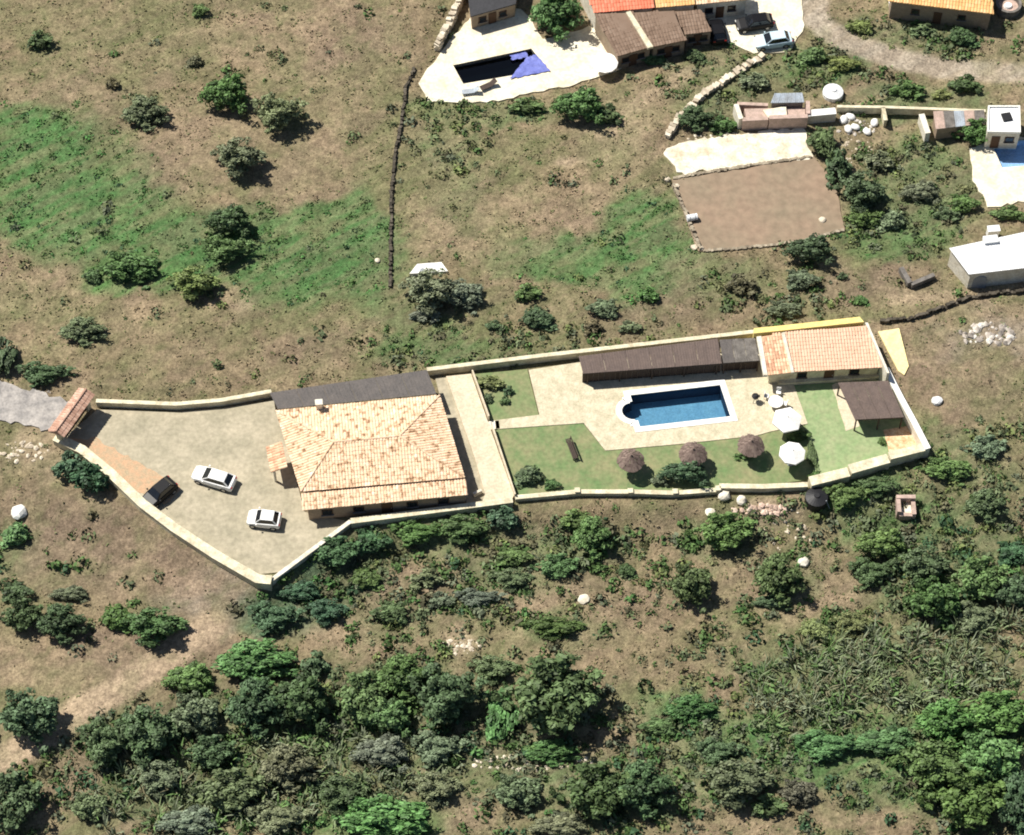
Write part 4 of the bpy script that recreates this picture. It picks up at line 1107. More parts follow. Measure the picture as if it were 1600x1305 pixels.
q = [P(1204, 161, 1.9), P(1257, 160, 1.9), P(1254, 145, 2.2), P(1210, 146, 2.2)]
sheet_panels(sh, *q, 4, 'blue_sheet', ribs=4)
MB().prism([p[:2] for p in inset(q, .92)], 0, 1.85).build('wall', 'weathered_sheet', sh)
masonry_wall('white_wall', [(1262, 177), (1306, 173)], 1.3, -.2, .75, 'thick white wall between the ruin and the pale sacks', 'wall', mat='white_wall', capmat='white_coping')
masonry_wall('thin_wall', [(1308, 166), (1380, 167), (1436, 169), (1540, 173)], .8, -.3, .22, 'thin cream wall running right from the white wall to the square building', 'wall')
masonry_wall('thin_wall', [(1380, 168), (1384, 188)], .8, -.3, .3, 'short cream wall stub turning down beside the pale sacks', 'wall')
masonry_wall('thin_wall', [(1440, 178), (1450, 208)], 1.2, -.3, .5, 'pale broken wall at the left side of the small grey yard', 'wall', mat='white_wall', capmat='white_wall')
# grey sheet roofs left of white square building
gs = thing('grey_outhouse', (*P(1505, 188, 0)[:2], 0), 'grey sheet roofed outhouse left of the white square building', 'outhouse')
q = [P(1462, 202, 1.7), P(1540, 193, 1.7), P(1538, 172, 2.0), P(1458, 174, 2.0)]
sheet_panels(gs, *q, 5, 'weathered_sheet', ribs=5, mats=['pink_rubble', 'weathered_sheet', 'blue_sheet'])
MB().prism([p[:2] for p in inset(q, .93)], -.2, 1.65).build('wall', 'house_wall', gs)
wb = thing('white_building', (*P(1570, 195, 0)[:2], 0), 'white square flat roofed building with a dark roof hatch', 'building')
q = [P(1543, 207, 2.6), P(1594, 208, 2.6), P(1593, 167, 2.6), P(1544, 167, 2.6)]
MB().prism([p[:2] for p in q], -.2, 2.6).build('wall', 'white_wall', wb)
q2 = inset(q, 1.02)
n = 4; inn = inset(q, .93)
mb = MB(); mb.add([Vector((p.x, p.y, 2.8)) for p in q2] + [Vector((p.x, p.y, 2.8)) for p in inn] + [Vector((p.x, p.y, 2.5)) for p in q2] + [Vector((p.x, p.y, 2.603)) for p in inn],
    [(i, (i + 1) % n, n + (i + 1) % n, n + i) for i in range(n)] + [(i, 2 * n + i, 2 * n + (i + 1) % n, (i + 1) % n) for i in range(n)] + [(n + i, n + (i + 1) % n, 3 * n + (i + 1) % n, 3 * n + i) for i in range(n)])
mb.build('parapet', 'white_coping', wb)
MB().add([Vector((p.x, p.y, 2.606)) for p in inn], [(0, 1, 2, 3)]).build('roof', 'white_metal', wb)
h = P(1573, 183, 2.7); MB().box((h.x, h.y, 2.72), (1.0, 1.0, .22), .2).build('roof_hatch', 'black_plastic', wb)
c = q[0].lerp(q[1], .3); MB().box((c.x, c.y - .03, 1.0), (.9, .1, 1.9)).build('door', 'wood_door', wb)
c = q[0].lerp(q[1], .72); window(wb, (c.x, c.y - .03, 1.5), 0, 1.0, .8)

# white tank
q = G(1301, 148)
tk = thing('water_tank', q, 'bright white round water tank above the white wall', 'tank')
MB().tube(q, q + Vector((0, 0, .55)), 1.15, 1.12, n=18).tube(q + Vector((0, 0, .55)), q + Vector((0, 0, .85)), 1.12, .4, n=18).build('shell', 'white_metal', tk)
MB().tube(q + Vector((0, 0, .85)), q + Vector((0, 0, .97)), .32, n=12).build('lid', 'white_metal', tk)
MB().tube(q + Vector((1.1, 0, .3)), q + Vector((1.5, -.1, .05)), .06, n=6).build('pipe', 'black_plastic', tk)
# pale sacks
sack_pos = [(1318, 188, 'pale sack nearest the white wall end'), (1328, 184, 'pale blue tinted sack beside the wall gap'), (1325, 203, 'pale sack lowest at the left of the heap'), (1336, 200, 'pale sack between the lowest ones'), (1354, 207, 'pale sack standing alone below the dark yard'), (1366, 193, 'pale sack leaning near the short wall stub')]
for a, b, lb in sack_pos:
    q = G(a, b); bm = bmesh.new(); bmesh.ops.create_icosphere(bm, subdivisions=2, radius=1)
    s = random.uniform(.36, .5); an = random.uniform(0, 3)
    vs = [q + Matrix.Rotation(an, 3, 'Z') @ Vector((v.co.x * s * 1.35, v.co.y * s, max(-.3, v.co.z) * s * .75 + .15)) * (1 + .08 * math.sin(v.co.x * 5 + v.co.y * 4)) for v in bm.verts]
    vs = [Vector((v.x, v.y, v.z)) for v in vs]
    vs2 = []
    for v in bm.verts:
        k = 1 + .09 * math.sin(v.co.x * 5 + v.co.y * 4)
        vs2.append(q + Matrix.Rotation(an, 3, 'Z') @ Vector((v.co.x * s * 1.35 * k, v.co.y * s * k, max(-.3, v.co.z) * s * .75 + .15)))
    o = MB().add(vs2, [tuple(v.index for v in f.verts) for f in bm.faces]).build('sack', 'white_canvas', loc=q, smooth=True); bm.free()
    tag(o, lb, 'sack', 'pale sacks lying by the ruin')

# bare plot: white trough with shadow, corner posts
q = P(1082, 340, .4)
tr = thing('white_drum', (q.x, q.y, .02), 'white drum lying at the left edge of the bare plot', 'drum')
MB().tube((q.x - .6, q.y - .12, .42), (q.x + .5, q.y + .12, .42), .36, n=14).build('barrel', 'white_metal', tr)
for s in (-.3, .25): MB().tube((q.x + s - .03, q.y + s * .2, .42), (q.x + s + .03, q.y + s * .2 + .01, .42), .385, n=14).build('hoop', 'grey_metal', tr)
for s in (-.35, .3): MB().box((q.x + s, q.y + s * .2, .06), (.14, .6, .1), .2).build('chock', 'dark_timber', tr)
for (a, b, lb) in ((1057, 292, 'pale boulder at the upper left corner of the bare plot'), (1096, 389, 'pale boulder at the lower left corner of the bare plot'), (1043, 282, 'small pale boulder just left of the bare plot corner'), (1085, 388, 'greenish boulder outside the lower left plot corner')):
    q = G(a, b); tag(MB().rock(q + Vector((0, 0, .15)), .38).build('boulder', 'pale_stone', loc=q), lb, 'boulder')

# white roofed long building right
q = [P(1514, 429, 2.6), P(1660, 412, 2.6), P(1660, 350, 2.9), P(1483, 388, 2.9)]
ws = thing('white_roof_shed', (*P(1560, 410, 0)[:2], 0), 'long bright white roofed shed at the right edge', 'shed')
sheet_panels(ws, *q, 8, 'white_metal', ribs=5, gap=.012)
MB().prism([p[:2] for p in inset(q, .96)], -.3, 2.5).build('wall', 'white_wall', ws)
p = P(1548, 375, 3.0); MB().box((p.x, p.y, 2.95), (1.5, .9, .5), .15).build('roof_box', 'white_metal', ws)
c = P(1530, 428, 1.2)
bm_ = MB(); n = 8
V = []
for yy in (-.1, .75):
    for i in range(n + 1):
        t = math.pi * i / n; V.append((c.x + .75 * math.cos(t), c.y + yy - .8, 1.15 + .8 * math.sin(t)))
    V += [(c.x - .75, c.y + yy - .8, -.2), (c.x + .75, c.y + yy - .8, -.2)]
k = n + 3
bm_.add(V, [tuple(range(k)), tuple(range(2 * k - 1, k - 1, -1))] + [(i, i + k, (i + 1) % k + k, (i + 1) % k) for i in range(k)])
bm_.build('arched_porch', 'grey_metal', ws)
q = P(1552, 360, .9)
bx = thing('white_box', (q.x, q.y, 0), 'small white box behind the white roofed shed', 'box')
MB().box((q.x, q.y, .6), (1.2, .7, 1.2), .1).build('case', 'white_paint', bx, bevel=.03); MB().box((q.x, q.y, 1.23), (1.3, .8, .06), .1).build('lid', 'white_metal', bx)

# L shaped low concrete wall, yard pieces
q = G(1432, 438)
lw = thing('corner_wall', q, 'pale L shaped low concrete wall left of the white roofed shed', 'wall')
run([(1408, 418), (1422, 442)], .5, .5, 'weathered_sheet', lw); run([(1424, 443), (1460, 428)], .5, .45, 'weathered_sheet', lw)

# scattered pale things
def boulder(a, b, r, mat, label, sq=.75, cat='boulder'):
    q = G(a, b); bm = bmesh.new(); bmesh.ops.create_icosphere(bm, subdivisions=2, radius=1)
    sd = random.random() * 50
    vs = []
    for v in bm.verts:
        k = .75 + .55 * float(fbm(np.array([v.co.x * 1.4 + sd]), np.array([v.co.y * 1.4 + v.co.z * 1.1]), 21)[0])
        vs.append(q + Vector((v.co.x * r * k, v.co.y * r * k, v.co.z * r * sq * k + r * sq * .35)))
    o = MB().add(vs, [tuple(v.index for v in f.verts) for f in bm.faces]).build('boulder', mat, loc=q); bm.free()
    return tag(o, label, cat)
boulder(1464, 628, .55, 'white_metal', 'small white boulder on the slope right of the side wall')
boulder(30, 802, .75, 'white_coping', 'white boulder in the brown field at the left edge')
boulder(1131, 777, .65, 'white_wall', 'white boulder below the garden wall corner')
boulder(1158, 783, .5, 'white_wall', 'smaller white boulder right of the wall corner boulder')
boulder(1110, 800, .5, 'sand_white', 'pale flat boulder below left of the white ones', .35)
boulder(1255, 880, .55, 'white_wall', 'white boulder beside the round dark tree at lower right')
boulder(912, 937, .55, 'sand_white', 'long pale boulder in the dry slope below the house wall', .4)
boulder(590, 408, .3, 'pale_stone', 'small pale boulder left of the shadow-toned field wall')
boulder(1285, 345, .4, 'pale_stone', 'pale boulder on the right margin of the bare plot')
# ruin stump
q = G(1414, 797)
ru = thing('ruined_hut', q, 'small square pink ruin of a hut on the green slope at right', 'ruin')
for dx, dy, w, l, hh in ((-.75, 0, .4, 1.7, 1.3), (.75, -.1, .4, 1.7, 1.0), (0, .85, 1.9, .4, 1.4), (.1, -.85, 1.5, .4, .8)):
    MB().box(q + Vector((dx, dy, hh / 2 - .2)), (w, l, hh), .3 * 0, jit=.08).build('wall', 'pink_rubble', ru)
MB().box(q + Vector((0, 0, .1)), (1.1, 1.3, .5)).build('floor_slab', 'sand_white', ru)
# black tank under the stepped wall
q = G(1275, 782)
bt = thing('black_tank', q, 'black round tank sunk at the foot of the stepped wall', 'tank')
MB().tube(q - Vector((0, 0, .3)), q + Vector((0, 0, .7)), 1.15, 1.12, n=20).tube(q + Vector((0, 0, .7)), q + Vector((0, 0, .95)), 1.12, .3, n=20).build('shell', 'black_plastic', bt)
MB().tube(q + Vector((0, 0, .95)), q + Vector((0, 0, 1.05)), .28, n=12).build('lid', 'black_plastic', bt)
MB().tube(q + Vector((.9, -.5, .8)), q + Vector((1.3, -.8, -.2)), .06, n=6).build('pipe', 'grey_metal', bt)
# white slab by the big scrub
q = G(668, 425)
sl = thing('concrete_slab', q, 'white concrete slab half hidden behind the grey scrub tree', 'slab')
f = [G(640, 432), G(700, 426), G(690, 412), G(652, 416)]
MB().prism([p[:2] for p in f], q.z - .3, q.z + .35).build('top_slab', 'white_coping', sl)
MB().tube((q.x - .5, q.y - .1, q.z + .35), (q.x - .5, q.y - .1, q.z + .42), .3, n=12).build('cover', 'grey_metal', sl)
masonry_wall('foot_wall', [(1180, 786), (1250, 782)], -1.0, -2.4, .35, 'short pale wall at the foot of the lower perimeter wall', 'wall', mat='white_wall')

# ------------------------------------------------------------------ trees and bushes
def crown_mesh(name, seed, lobes, leaves, leaf, lobe_r, flat=False):
    r = np.random.default_rng(seed)
    V = []; T = []
    for k in range(lobes):
        th = r.uniform(0, 2 * math.pi); ph = math.asin(r.uniform(-.55, 1.0))
        rad = r.uniform(.55, 1.0) if k > lobes * .2 else r.uniform(.1, .5)
        rad *= .80 + .30 * math.sin(3 * th + seed) * math.cos(2 * ph + seed * .7) + .14 * math.sin(7 * th + 2 * seed)
        c = np.array([math.cos(th) * math.cos(ph), math.sin(th) * math.cos(ph), math.sin(ph)]) * rad
        lr = lobe_r * r.uniform(.65, 1.35)
        d = r.normal(size=(leaves, 3)); d /= np.linalg.norm(d, axis=1, keepdims=True)
        d[:, 2] = np.where(d[:, 2] < -.3, -d[:, 2], d[:, 2])
        p = c + d * lr * r.uniform(.55, 1.08, (leaves, 1))
        nrm = d + r.normal(size=(leaves, 3)) * .55 + np.array([0, 0, .25]); nrm /= np.linalg.norm(nrm, axis=1, keepdims=True)
        a = np.cross(nrm, r.normal(size=(leaves, 3))); a /= np.linalg.norm(a, axis=1, keepdims=True)
        b = np.cross(nrm, a)
        s = leaf * r.uniform(.6, 1.4, (leaves, 1))
        q = np.stack([p - a * s, p - b * s * .55 + nrm * s * .12, p + a * s, p + b * s * .55 + nrm * s * .12], 1)
        V.append(q.reshape(-1, 3))
        tone = np.clip(r.uniform(.05, .95) + r.normal(size=leaves) * .18, 0, 1)
        T.append(np.repeat(tone, 4))
    V = np.concatenate(V); T = np.concatenate(T)
    return V, T

def quads_mesh(name, V, mat, attr=None, col=None):
    me = bpy.data.meshes.new(name); n = len(V)
    me.vertices.add(n); me.vertices.foreach_set('co', V.reshape(-1).astype(np.float32))
    me.loops.add(n); me.polygons.add(n // 4)
    me.loops.foreach_set('vertex_index', np.arange(n, dtype=np.int32))
    me.polygons.foreach_set('loop_start', np.arange(0, n, 4, dtype=np.int32))
    me.update(calc_edges=True)
    if attr is not None:
        a = me.attributes.new('tint', 'FLOAT', 'POINT'); a.data.foreach_set('value', attr.astype(np.float32))
    if col is not None:
        a = me.attributes.new('tone', 'FLOAT_COLOR', 'POINT')
        a.data.foreach_set('color', np.concatenate([col, np.ones((len(col), 1))], 1).reshape(-1).astype(np.float32))
    me.materials.append(MATS[mat])
    return me

BIG = []; SMALL = []
for s in range(6):
    V, T = crown_mesh('crown', 100 + s, 170, 30, .068, .15); BIG.append(quads_mesh('crown', V, 'leaves', T))
for s in range(5):
    V, T = crown_mesh('crown', 200 + s, 46, 26, .135, .25); SMALL.append(quads_mesh('crown', V, 'leaves', T))
def trunk_mesh(seed):
    mb = MB(); r = random.Random(seed)
    mb.tube((0, 0, -.25), (.03, .02, .55), .10, .06, n=7)
    for k in range(5):
        a = k * 1.26 + r.uniform(-.3, .3); L = r.uniform(.5, .75)
        m = (.03 + .3 * L * math.cos(a), .02 + .3 * L * math.sin(a), .55 + .2 + .1 * r.random())
        mb.tube((.03, .02, .5), m, .05, .032, n=5); mb.tube(m, (m[0] + .35 * math.cos(a + .3) * L, m[1] + .35 * math.sin(a + .3) * L, m[2] + .4 * L), .032, .012, n=5)
    o = mb.build('trunk', 'bark'); me = o.data; bpy.data.objects.remove(o); return me
TRUNKS = [trunk_mesh(s) for s in range(3)]
KC = dict(d=(.068, .106, .046), g=(.084, .142, .048), b=(.078, .158, .052), o=(.12, .15, .078), y=(.155, .19, .07), t=(.056, .108, .054), k=(.115, .11, .066), s=(.13, .15, .095))
TREES = [
 (62, 66, 22, 17, 'd', 'bush', 'small dark green bush alone near the top left corner'),
 (228, 178, 42, 26, 'o', 'bush', 'grey green spreading bush leftmost of the upper left three'),
 (355, 147, 42, 33, 'g', 'tree', 'dense rounded green tree topmost of the upper left group'),
 (432, 176, 42, 31, 'o', 'tree', 'grey olive tree right of the dense rounded green tree'),
 (372, 246, 41, 30, 'o', 'tree', 'grey olive tree standing alone below the dense rounded one'),
 (176, 132, 13, 10, 'k', 'bush', 'tiny brownish bush above the grey green spreading bush'),
 (305, 97, 17, 11, 'k', 'bush', 'dry brown bush above left of the dense rounded green tree'),
 (312, 16, 14, 11, 'g', 'bush', 'tiny green bush at the top edge left of centre'),
 (360, 345, 40, 26, 'd', 'tree', 'dark ragged tree in the green patch at left, upper one'),
 (350, 390, 40, 24, 'g', 'tree', 'mid green ragged tree just below the dark ragged one'),
 (302, 442, 40, 25, 'y', 'tree', 'yellow green rounded tree at the lower edge of the green patch'),
 (205, 420, 52, 27, 'b', 'bush', 'broad bright green bush in the green patch at left'),
 (145, 432, 15, 12, 'd', 'bush', 'small dark bush at the left end of the bright green bush'),
 (130, 518, 42, 21, 'o', 'bush', 'flat grey green bush on the dry slope above the gate road'),
 (5, 560, 22, 32, 'd', 'tree', 'dark tree cut by the left edge above the rubble road'),
 (66, 584, 44, 20, 'd', 'bush', 'low dark green hedge bush above the rubble road'),
 (672, 455, 46, 34, 'o', 'tree', 'big grey scrub tree in front of the white concrete slab'),
 (722, 462, 40, 25, 's', 'bush', 'grey spreading bush right of the big scrub tree'),
 (666, 492, 28, 14, 's', 'bush', 'low grey bush under the big scrub tree'),
 (772, 510, 16, 9, 'd', 'bush', 'tiny dark bush right of the grey spreading bush'),
 (824, 460, 23, 16, 'g', 'bush', 'green bush above the dark round bush near the centre'),
 (838, 498, 32, 19, 'd', 'bush', 'dark round bush above the garden wall near the centre'),
 (943, 482, 26, 16, 'o', 'bush', 'grey green bush above the pergola, upper one of the trio'),
 (926, 511, 18, 12, 'k', 'bush', 'brownish bush above the pergola, lower left one of the trio'),
 (984, 512, 21, 10, 'o', 'bush', 'low olive bush above the pergola, right one of the trio'),
 (1014, 463, 19, 14, 'b', 'bush', 'bright green bush at the end of the green strip'),
 (1268, 390, 42, 25, 'd', 'tree', 'dark tree at the lower right corner of the bare plot'),
 (1251, 437, 27, 17, 'o', 'bush', 'olive bush below the dark plot corner tree'),
 (1160, 446, 30, 18, 'k', 'bush', 'brownish scrub bush below the bare plot'),
 (1225, 485, 34, 15, 'o', 'bush', 'low olive bush above the yellow parapet'),
 (1316, 433, 9, 7, 'd', 'bush', 'tiny dark bush between the plot and the L shaped wall'),
 (1345, 470, 14, 9, 'g', 'bush', 'small green bush above the pool house corner'),
 (1286, 222, 24, 26, 'd', 'tree', 'dark tree at the top of the row beside the sand strip'),
 (1308, 260, 24, 28, 'd', 'tree', 'dark tree second in the row beside the bare plot'),
 (1345, 300, 38, 32, 'd', 'tree', 'largest dark tree in the row right of the bare plot'),
 (1352, 342, 34, 19, 'g', 'bush', 'green bush at the lower end of the row by the plot'),
 (1395, 345, 28, 18, 'o', 'bush', 'pale olive bush right of the plot tree row'),
 (870, 22, 46, 38, 'b', 'tree', 'bright green dense tree beside the sandy patio'),
 (908, 165, 45, 30, 'g', 'tree', 'green tree below the sandy patio end'),
 (948, 182, 26, 18, 'd', 'bush', 'dark bush joined to the green tree below the patio'),
 (820, 168, 30, 14, 'g', 'bush', 'low green bush below the middle of the sandy patio'),
 (1085, 88, 20, 12, 'd', 'bush', 'dark bush below the brown shed'),
 (1020, 92, 26, 11, 'g', 'bush', 'green bush strip along the brown roofed house front'),
 (1085, 185, 34, 19, 'd', 'bush', 'dark bush between diagonal stone wall and the ruin'),
 (1130, 196, 24, 14, 'g', 'bush', 'green bush touching the ruin on its left'),
 (1180, 130, 26, 15, 'o', 'bush', 'olive bush above the ruin'),
 (1272, 88, 28, 16, 'g', 'bush', 'green bush under the dirt track bend'),
 (1315, 100, 26, 14, 'y', 'bush', 'yellow green bush right of the one under the track bend'),
 (1420, 140, 32, 15, 'g', 'bush', 'green bush below the dirt track in its middle'),
 (1508, 134, 28, 16, 'd', 'bush', 'dark round bush below the dirt track at right'),
 (1470, 150, 16, 9, 'y', 'bush', 'small yellow green bush left of the dark round track bush'),
 (1502, 58, 28, 17, 'd', 'bush', 'dark bush between the orange barn and the dirt track'),
 (1345, 42, 22, 12, 'y', 'bush', 'yellow green bush above the dirt track at its left end'),
 (1440, 48, 24, 11, 'o', 'bush', 'low olive bush between barn troughs and track'),
 (1527, 208, 34, 21, 'b', 'tree', 'green tree beside the white square building'),
 (1375, 255, 26, 18, 'o', 'bush', 'olive bush below the pale sacks'),
 (1440, 300, 34, 20, 's', 'bush', 'pale grey green bush in the rough ground right of the plot'),
 (1505, 318, 24, 16, 'g', 'bush', 'green bush at the lower left corner of the pale east patio'),
 (1480, 335, 24, 12, 'd', 'bush', 'low dark bush above the white roofed shed'),
 (1575, 335, 30, 13, 'g', 'bush', 'green bush between east patio and white roofed shed'),
 (1500, 418, 10, 12, 'd', 'bush', 'dark bush at the left end of the white roofed shed'),
 (1378, 690, 8, 7, 'g', 'bush', 'small green tuft bush on the court beside the terracotta patch'),
 (762, 622, 9, 8, 'd', 'bush', 'small dark bush leftmost of three on the upper lawn'),
 (794, 611, 10, 8, 'd', 'bush', 'small dark bush topmost of three on the upper lawn'),
 (789, 627, 9, 7, 'd', 'bush', 'small dark bush lowest of three on the upper lawn'),
 (768, 600, 24, 12, 'y', 'bush', 'yellow green low bush at the top of the upper lawn'),
 (828, 744, 28, 17, 'd', 'bush', 'dark green bush in the lower left of the garden'),
 (862, 757, 14, 9, 'g', 'bush', 'small green bush against the garden wall left part'),
 (1072, 738, 42, 22, 'd', 'tree', 'dark shrubby tree under the middle thatched parasol'),
 (1030, 752, 16, 10, 'o', 'bush', 'small olive bush left of the dark shrubby garden tree'),
 (1247, 682, 20, 11, 'g', 'bush', 'green bush between the two white parasols'),
 (1268, 712, 10, 22, 'd', 'bush', 'narrow dark hedge bush at the edge of the green court'),
 (1274, 744, 11, 9, 'g', 'bush', 'green bush at the lower end of the court hedge'),
 (1160, 712, 18, 7, 'g', 'bush', 'low green bush under the right thatched parasol'),
 (112, 730, 29, 22, 't', 'tree', 'dark green bushy tree outside the driveway wall, upper one'),
 (143, 751, 31, 24, 't', 'tree', 'dark green bushy tree outside the driveway wall, lower one'),
 (26, 836, 28, 20, 'b', 'bush', 'bright green bush below the white field boulder'),
 (25, 925, 26, 16, 'd', 'bush', 'dark bush at the left edge top of the lower left row'),
 (34, 962, 34, 26, 'd', 'tree', 'dark tree at the left end of the lower left row'),
 (96, 974, 44, 28, 'd', 'tree', 'broad dark tree second in the lower left row'),
 (112, 928, 34, 14, 'o', 'bush', 'low olive bush above the broad dark tree'),
 (180, 966, 30, 22, 'g', 'bush', 'green bush third in the lower left row'),
 (240, 978, 50, 29, 'g', 'tree', 'rounded green tree at the right end of the lower left row'),
 (46, 1122, 54, 42, 'd', 'tree', 'large dark tree above the dirt path at the left edge'),
 (18, 1252, 48, 46, 'd', 'tree', 'large dark tree in the bottom left corner'),
 (400, 1036, 72, 34, 'b', 'bush', 'broad bright green thicket bush above the dark wood'),
 (300, 1060, 44, 28, 'g', 'bush', 'green bush at the left tip of the bright thicket'),
 (165, 1160, 44, 38, 'd', 'tree', 'dark tree at the left end of the bottom wood'),
 (230, 1145, 48, 46, 'd', 'tree', 'tall dark tree beside the dirt path in the bottom wood'),
 (305, 1120, 44, 36, 'o', 'tree', 'grey olive tree in the middle of the bottom left wood'),
 (330, 1175, 40, 26, 'd', 'tree', 'dark tree in the shade of the grey olive one'),
 (400, 1105, 50, 42, 'd', 'tree', 'dark tree below the broad bright thicket'),
 (470, 1095, 56, 46, 'd', 'tree', 'large dark tree at the right side of the left wood'),
 (490, 1040, 26, 22, 'd', 'bush', 'dark bush at the right end of the bright thicket'),
 (250, 1215, 44, 28, 'o', 'bush', 'olive bush below the tall dark path tree'),
 (140, 1262, 34, 24, 'o', 'bush', 'olive bush right of the bottom left corner tree'),
 (360, 1235, 54, 34, 'o', 'tree', 'grey olive spreading tree in the lower left scrub'),
 (450, 1200, 50, 34, 's', 'tree', 'pale grey tree in the middle of the lower left scrub'),
 (300, 1285, 54, 28, 's', 'bush', 'pale grey bush at the bottom edge in the left scrub'),
 (430, 1280, 50, 28, 'o', 'bush', 'olive bush at the bottom edge left of the lush bush'),
 (530, 1240, 44, 30, 'd', 'bush', 'dark bush above the lush bottom bush'),
 (600, 1282, 84, 36, 'b', 'bush', 'wide lush bright green bush at the bottom edge'),
 (565, 1090, 44, 40, 'g', 'tree', 'green tree left in the central bottom wood'),
 (630, 1060, 50, 34, 'g', 'tree', 'green tree at the top of the central bottom wood'),
 (610, 1120, 40, 30, 'g', 'tree', 'green tree low in the central bottom wood'),
 (692, 1085, 58, 48, 'd', 'tree', 'large dark tree in the central bottom wood'),
 (770, 1045, 38, 22, 'o', 'bush', 'olive bush between the two large dark central trees'),
 (782, 1115, 28, 40, 'b', 'bush', 'bright green bush left of the huge round dark tree'),
 (864, 1088, 80, 62, 'd', 'tree', 'huge round dark tree at the bottom centre'),
 (860, 1176, 50, 19, 'b', 'bush', 'flat bright green bush below the huge round dark tree'),
 (600, 1175, 50, 30, 's', 'bush', 'pale grey scrub bush below the central wood'),
 (680, 1170, 44, 28, 'o', 'bush', 'olive scrub bush below the large dark central tree'),
 (680, 1230, 40, 26, 'o', 'bush', 'olive bush right of the lush bottom bush'),
 (810, 1240, 44, 30, 'o', 'bush', 'olive bush left of the bottom centre dark tree'),
 (930, 1236, 60, 44, 'd', 'tree', 'dark tree at the bottom centre below the flat bright bush'),
 (1005, 1232, 52, 40, 'd', 'tree', 'dark tree at the bottom right of centre'),
 (880, 1290, 50, 22, 's', 'bush', 'pale grey bush cut by the bottom edge at centre'),
 (1120, 1175, 36, 22, 'd', 'bush', 'dark bush above the bottom olive tree'),
 (1150, 1222, 58, 36, 'o', 'tree', 'grey olive round tree near the bottom right path'),
 (1248, 1240, 34, 22, 'k', 'bush', 'dry brown bush right of the grey olive round tree'),
 (1200, 1262, 30, 20, 'd', 'bush', 'dark bush between olive tree and dry brown bush'),
 (1080, 1110, 46, 22, 'b', 'bush', 'bright green bush in the grass right of the huge tree'),
 (1030, 1135, 30, 14, 'g', 'bush', 'low green bush right of the huge round tree foot'),
 (650, 832, 46, 20, 'g', 'bush', 'green bush below the house wall, left one'),
 (722, 825, 46, 22, 'g', 'bush', 'green bush below the house wall, middle one'),
 (788, 812, 26, 20, 't', 'bush', 'dark green bush below the house wall, right one'),
 (525, 862, 40, 24, 't', 'bush', 'green bush beside the wall of the driveway tip'),
 (580, 845, 30, 20, 't', 'bush', 'green bush below the house front corner'),
 (470, 925, 40, 20, 't', 'bush', 'green bush just below the driveway tip'),
 (425, 965, 44, 26, 't', 'bush', 'teal green bush below left of the driveway tip'),
 (510, 955, 34, 20, 't', 'bush', 'teal green bush below right of the driveway tip'),
 (570, 905, 30, 18, 'g', 'bush', 'green bush in the slope right of the driveway tip'),
 (612, 957, 30, 18, 'd', 'bush', 'dark bush in the pinkish slope below the house'),
 (664, 905, 30, 17, 'o', 'bush', 'olive bush in the slope below the left house bush'),
 (690, 940, 24, 14, 'o', 'bush', 'small olive bush above the pale stones'),
 (745, 935, 40, 16, 's', 'bush', 'grey bush on the terrace below the house'),
 (800, 905, 34, 18, 'o', 'bush', 'olive bush in the middle of the lower slope'),
 (800, 870, 30, 16, 'g', 'bush', 'green bush above the olive one on the lower slope'),
 (870, 885, 36, 20, 'g', 'bush', 'green bush left of the dark shadowed slope tree'),
 (925, 840, 34, 30, 'g', 'tree', 'green tree on the slope below the garden wall'),
 (898, 815, 28, 18, 'g', 'bush', 'green bush against the slope tree on its upper left'),
 (978, 892, 18, 12, 'd', 'bush', 'small dark bush on the tan slope below the garden'),
 (865, 980, 48, 18, 'g', 'bush', 'long green bush above the huge round dark tree'),
 (1080, 915, 38, 34, 'd', 'tree', 'round dark tree alone on the tan slope'),
 (1130, 832, 50, 30, 'g', 'tree', 'green spreading tree below the garden wall corner'),
 (1216, 905, 42, 36, 'd', 'tree', 'round dark tree next to the white boulder'),
 (1210, 940, 34, 14, 'd', 'bush', 'dark low bush at the foot of that round tree'),
 (1320, 775, 36, 20, 'g', 'bush', 'green bush right of the black tank'),
 (1370, 760, 36, 16, 'g', 'bush', 'green bush under the stepped wall middle block'),
 (1480, 735, 44, 20, 'g', 'bush', 'green bush outside the lower right compound corner'),
 (1540, 700, 34, 20, 'o', 'bush', 'olive bush on the slope at the right edge'),
 (1540, 790, 36, 24, 'd', 'bush', 'dark bush right of the pink hut ruin'),
 (1380, 850, 44, 28, 'g', 'tree', 'green tree below the pink hut ruin'),
 (1360, 895, 40, 24, 'd', 'bush', 'dark bush below left of the hut ruin tree'),
 (1440, 885, 44, 30, 'd', 'tree', 'dark tree at the top of the right wood'),
 (1460, 940, 50, 36, 'g', 'tree', 'large green tree in the right wood'),
 (1530, 905, 46, 34, 'g', 'tree', 'green tree near the right edge wood top'),
 (1585, 865, 32, 20, 't', 'bush', 'bluish green bush at the right edge'),
 (1585, 925, 34, 30, 'd', 'tree', 'dark tree cut by the right edge in the wood'),
 (1520, 965, 40, 26, 'o', 'bush', 'olive bush below the right wood'),
 (1330, 975, 34, 20, 'y', 'bush', 'yellow green bush left of the cane thicket'),
 (1270, 985, 30, 18, 'y', 'bush', 'yellowish bush above the cane thicket left end'),
 (1560, 1115, 62, 34, 'b', 'tree', 'bright green tree at the right edge above the big thicket'),
 (1480, 1130, 56, 34, 'b', 'tree', 'bright green tree left of the right edge one'),
 (1390, 1160, 56, 28, 'g', 'bush', 'green bush at the left of the big right thicket'),
 (1290, 1165, 56, 24, 'b', 'bush', 'bright green flat bush below the cane thicket'),
 (1460, 1200, 60, 44, 'g', 'tree', 'large green tree in the big right thicket'),
 (1545, 1190, 60, 44, 'b', 'tree', 'large bright tree in the big right thicket'),
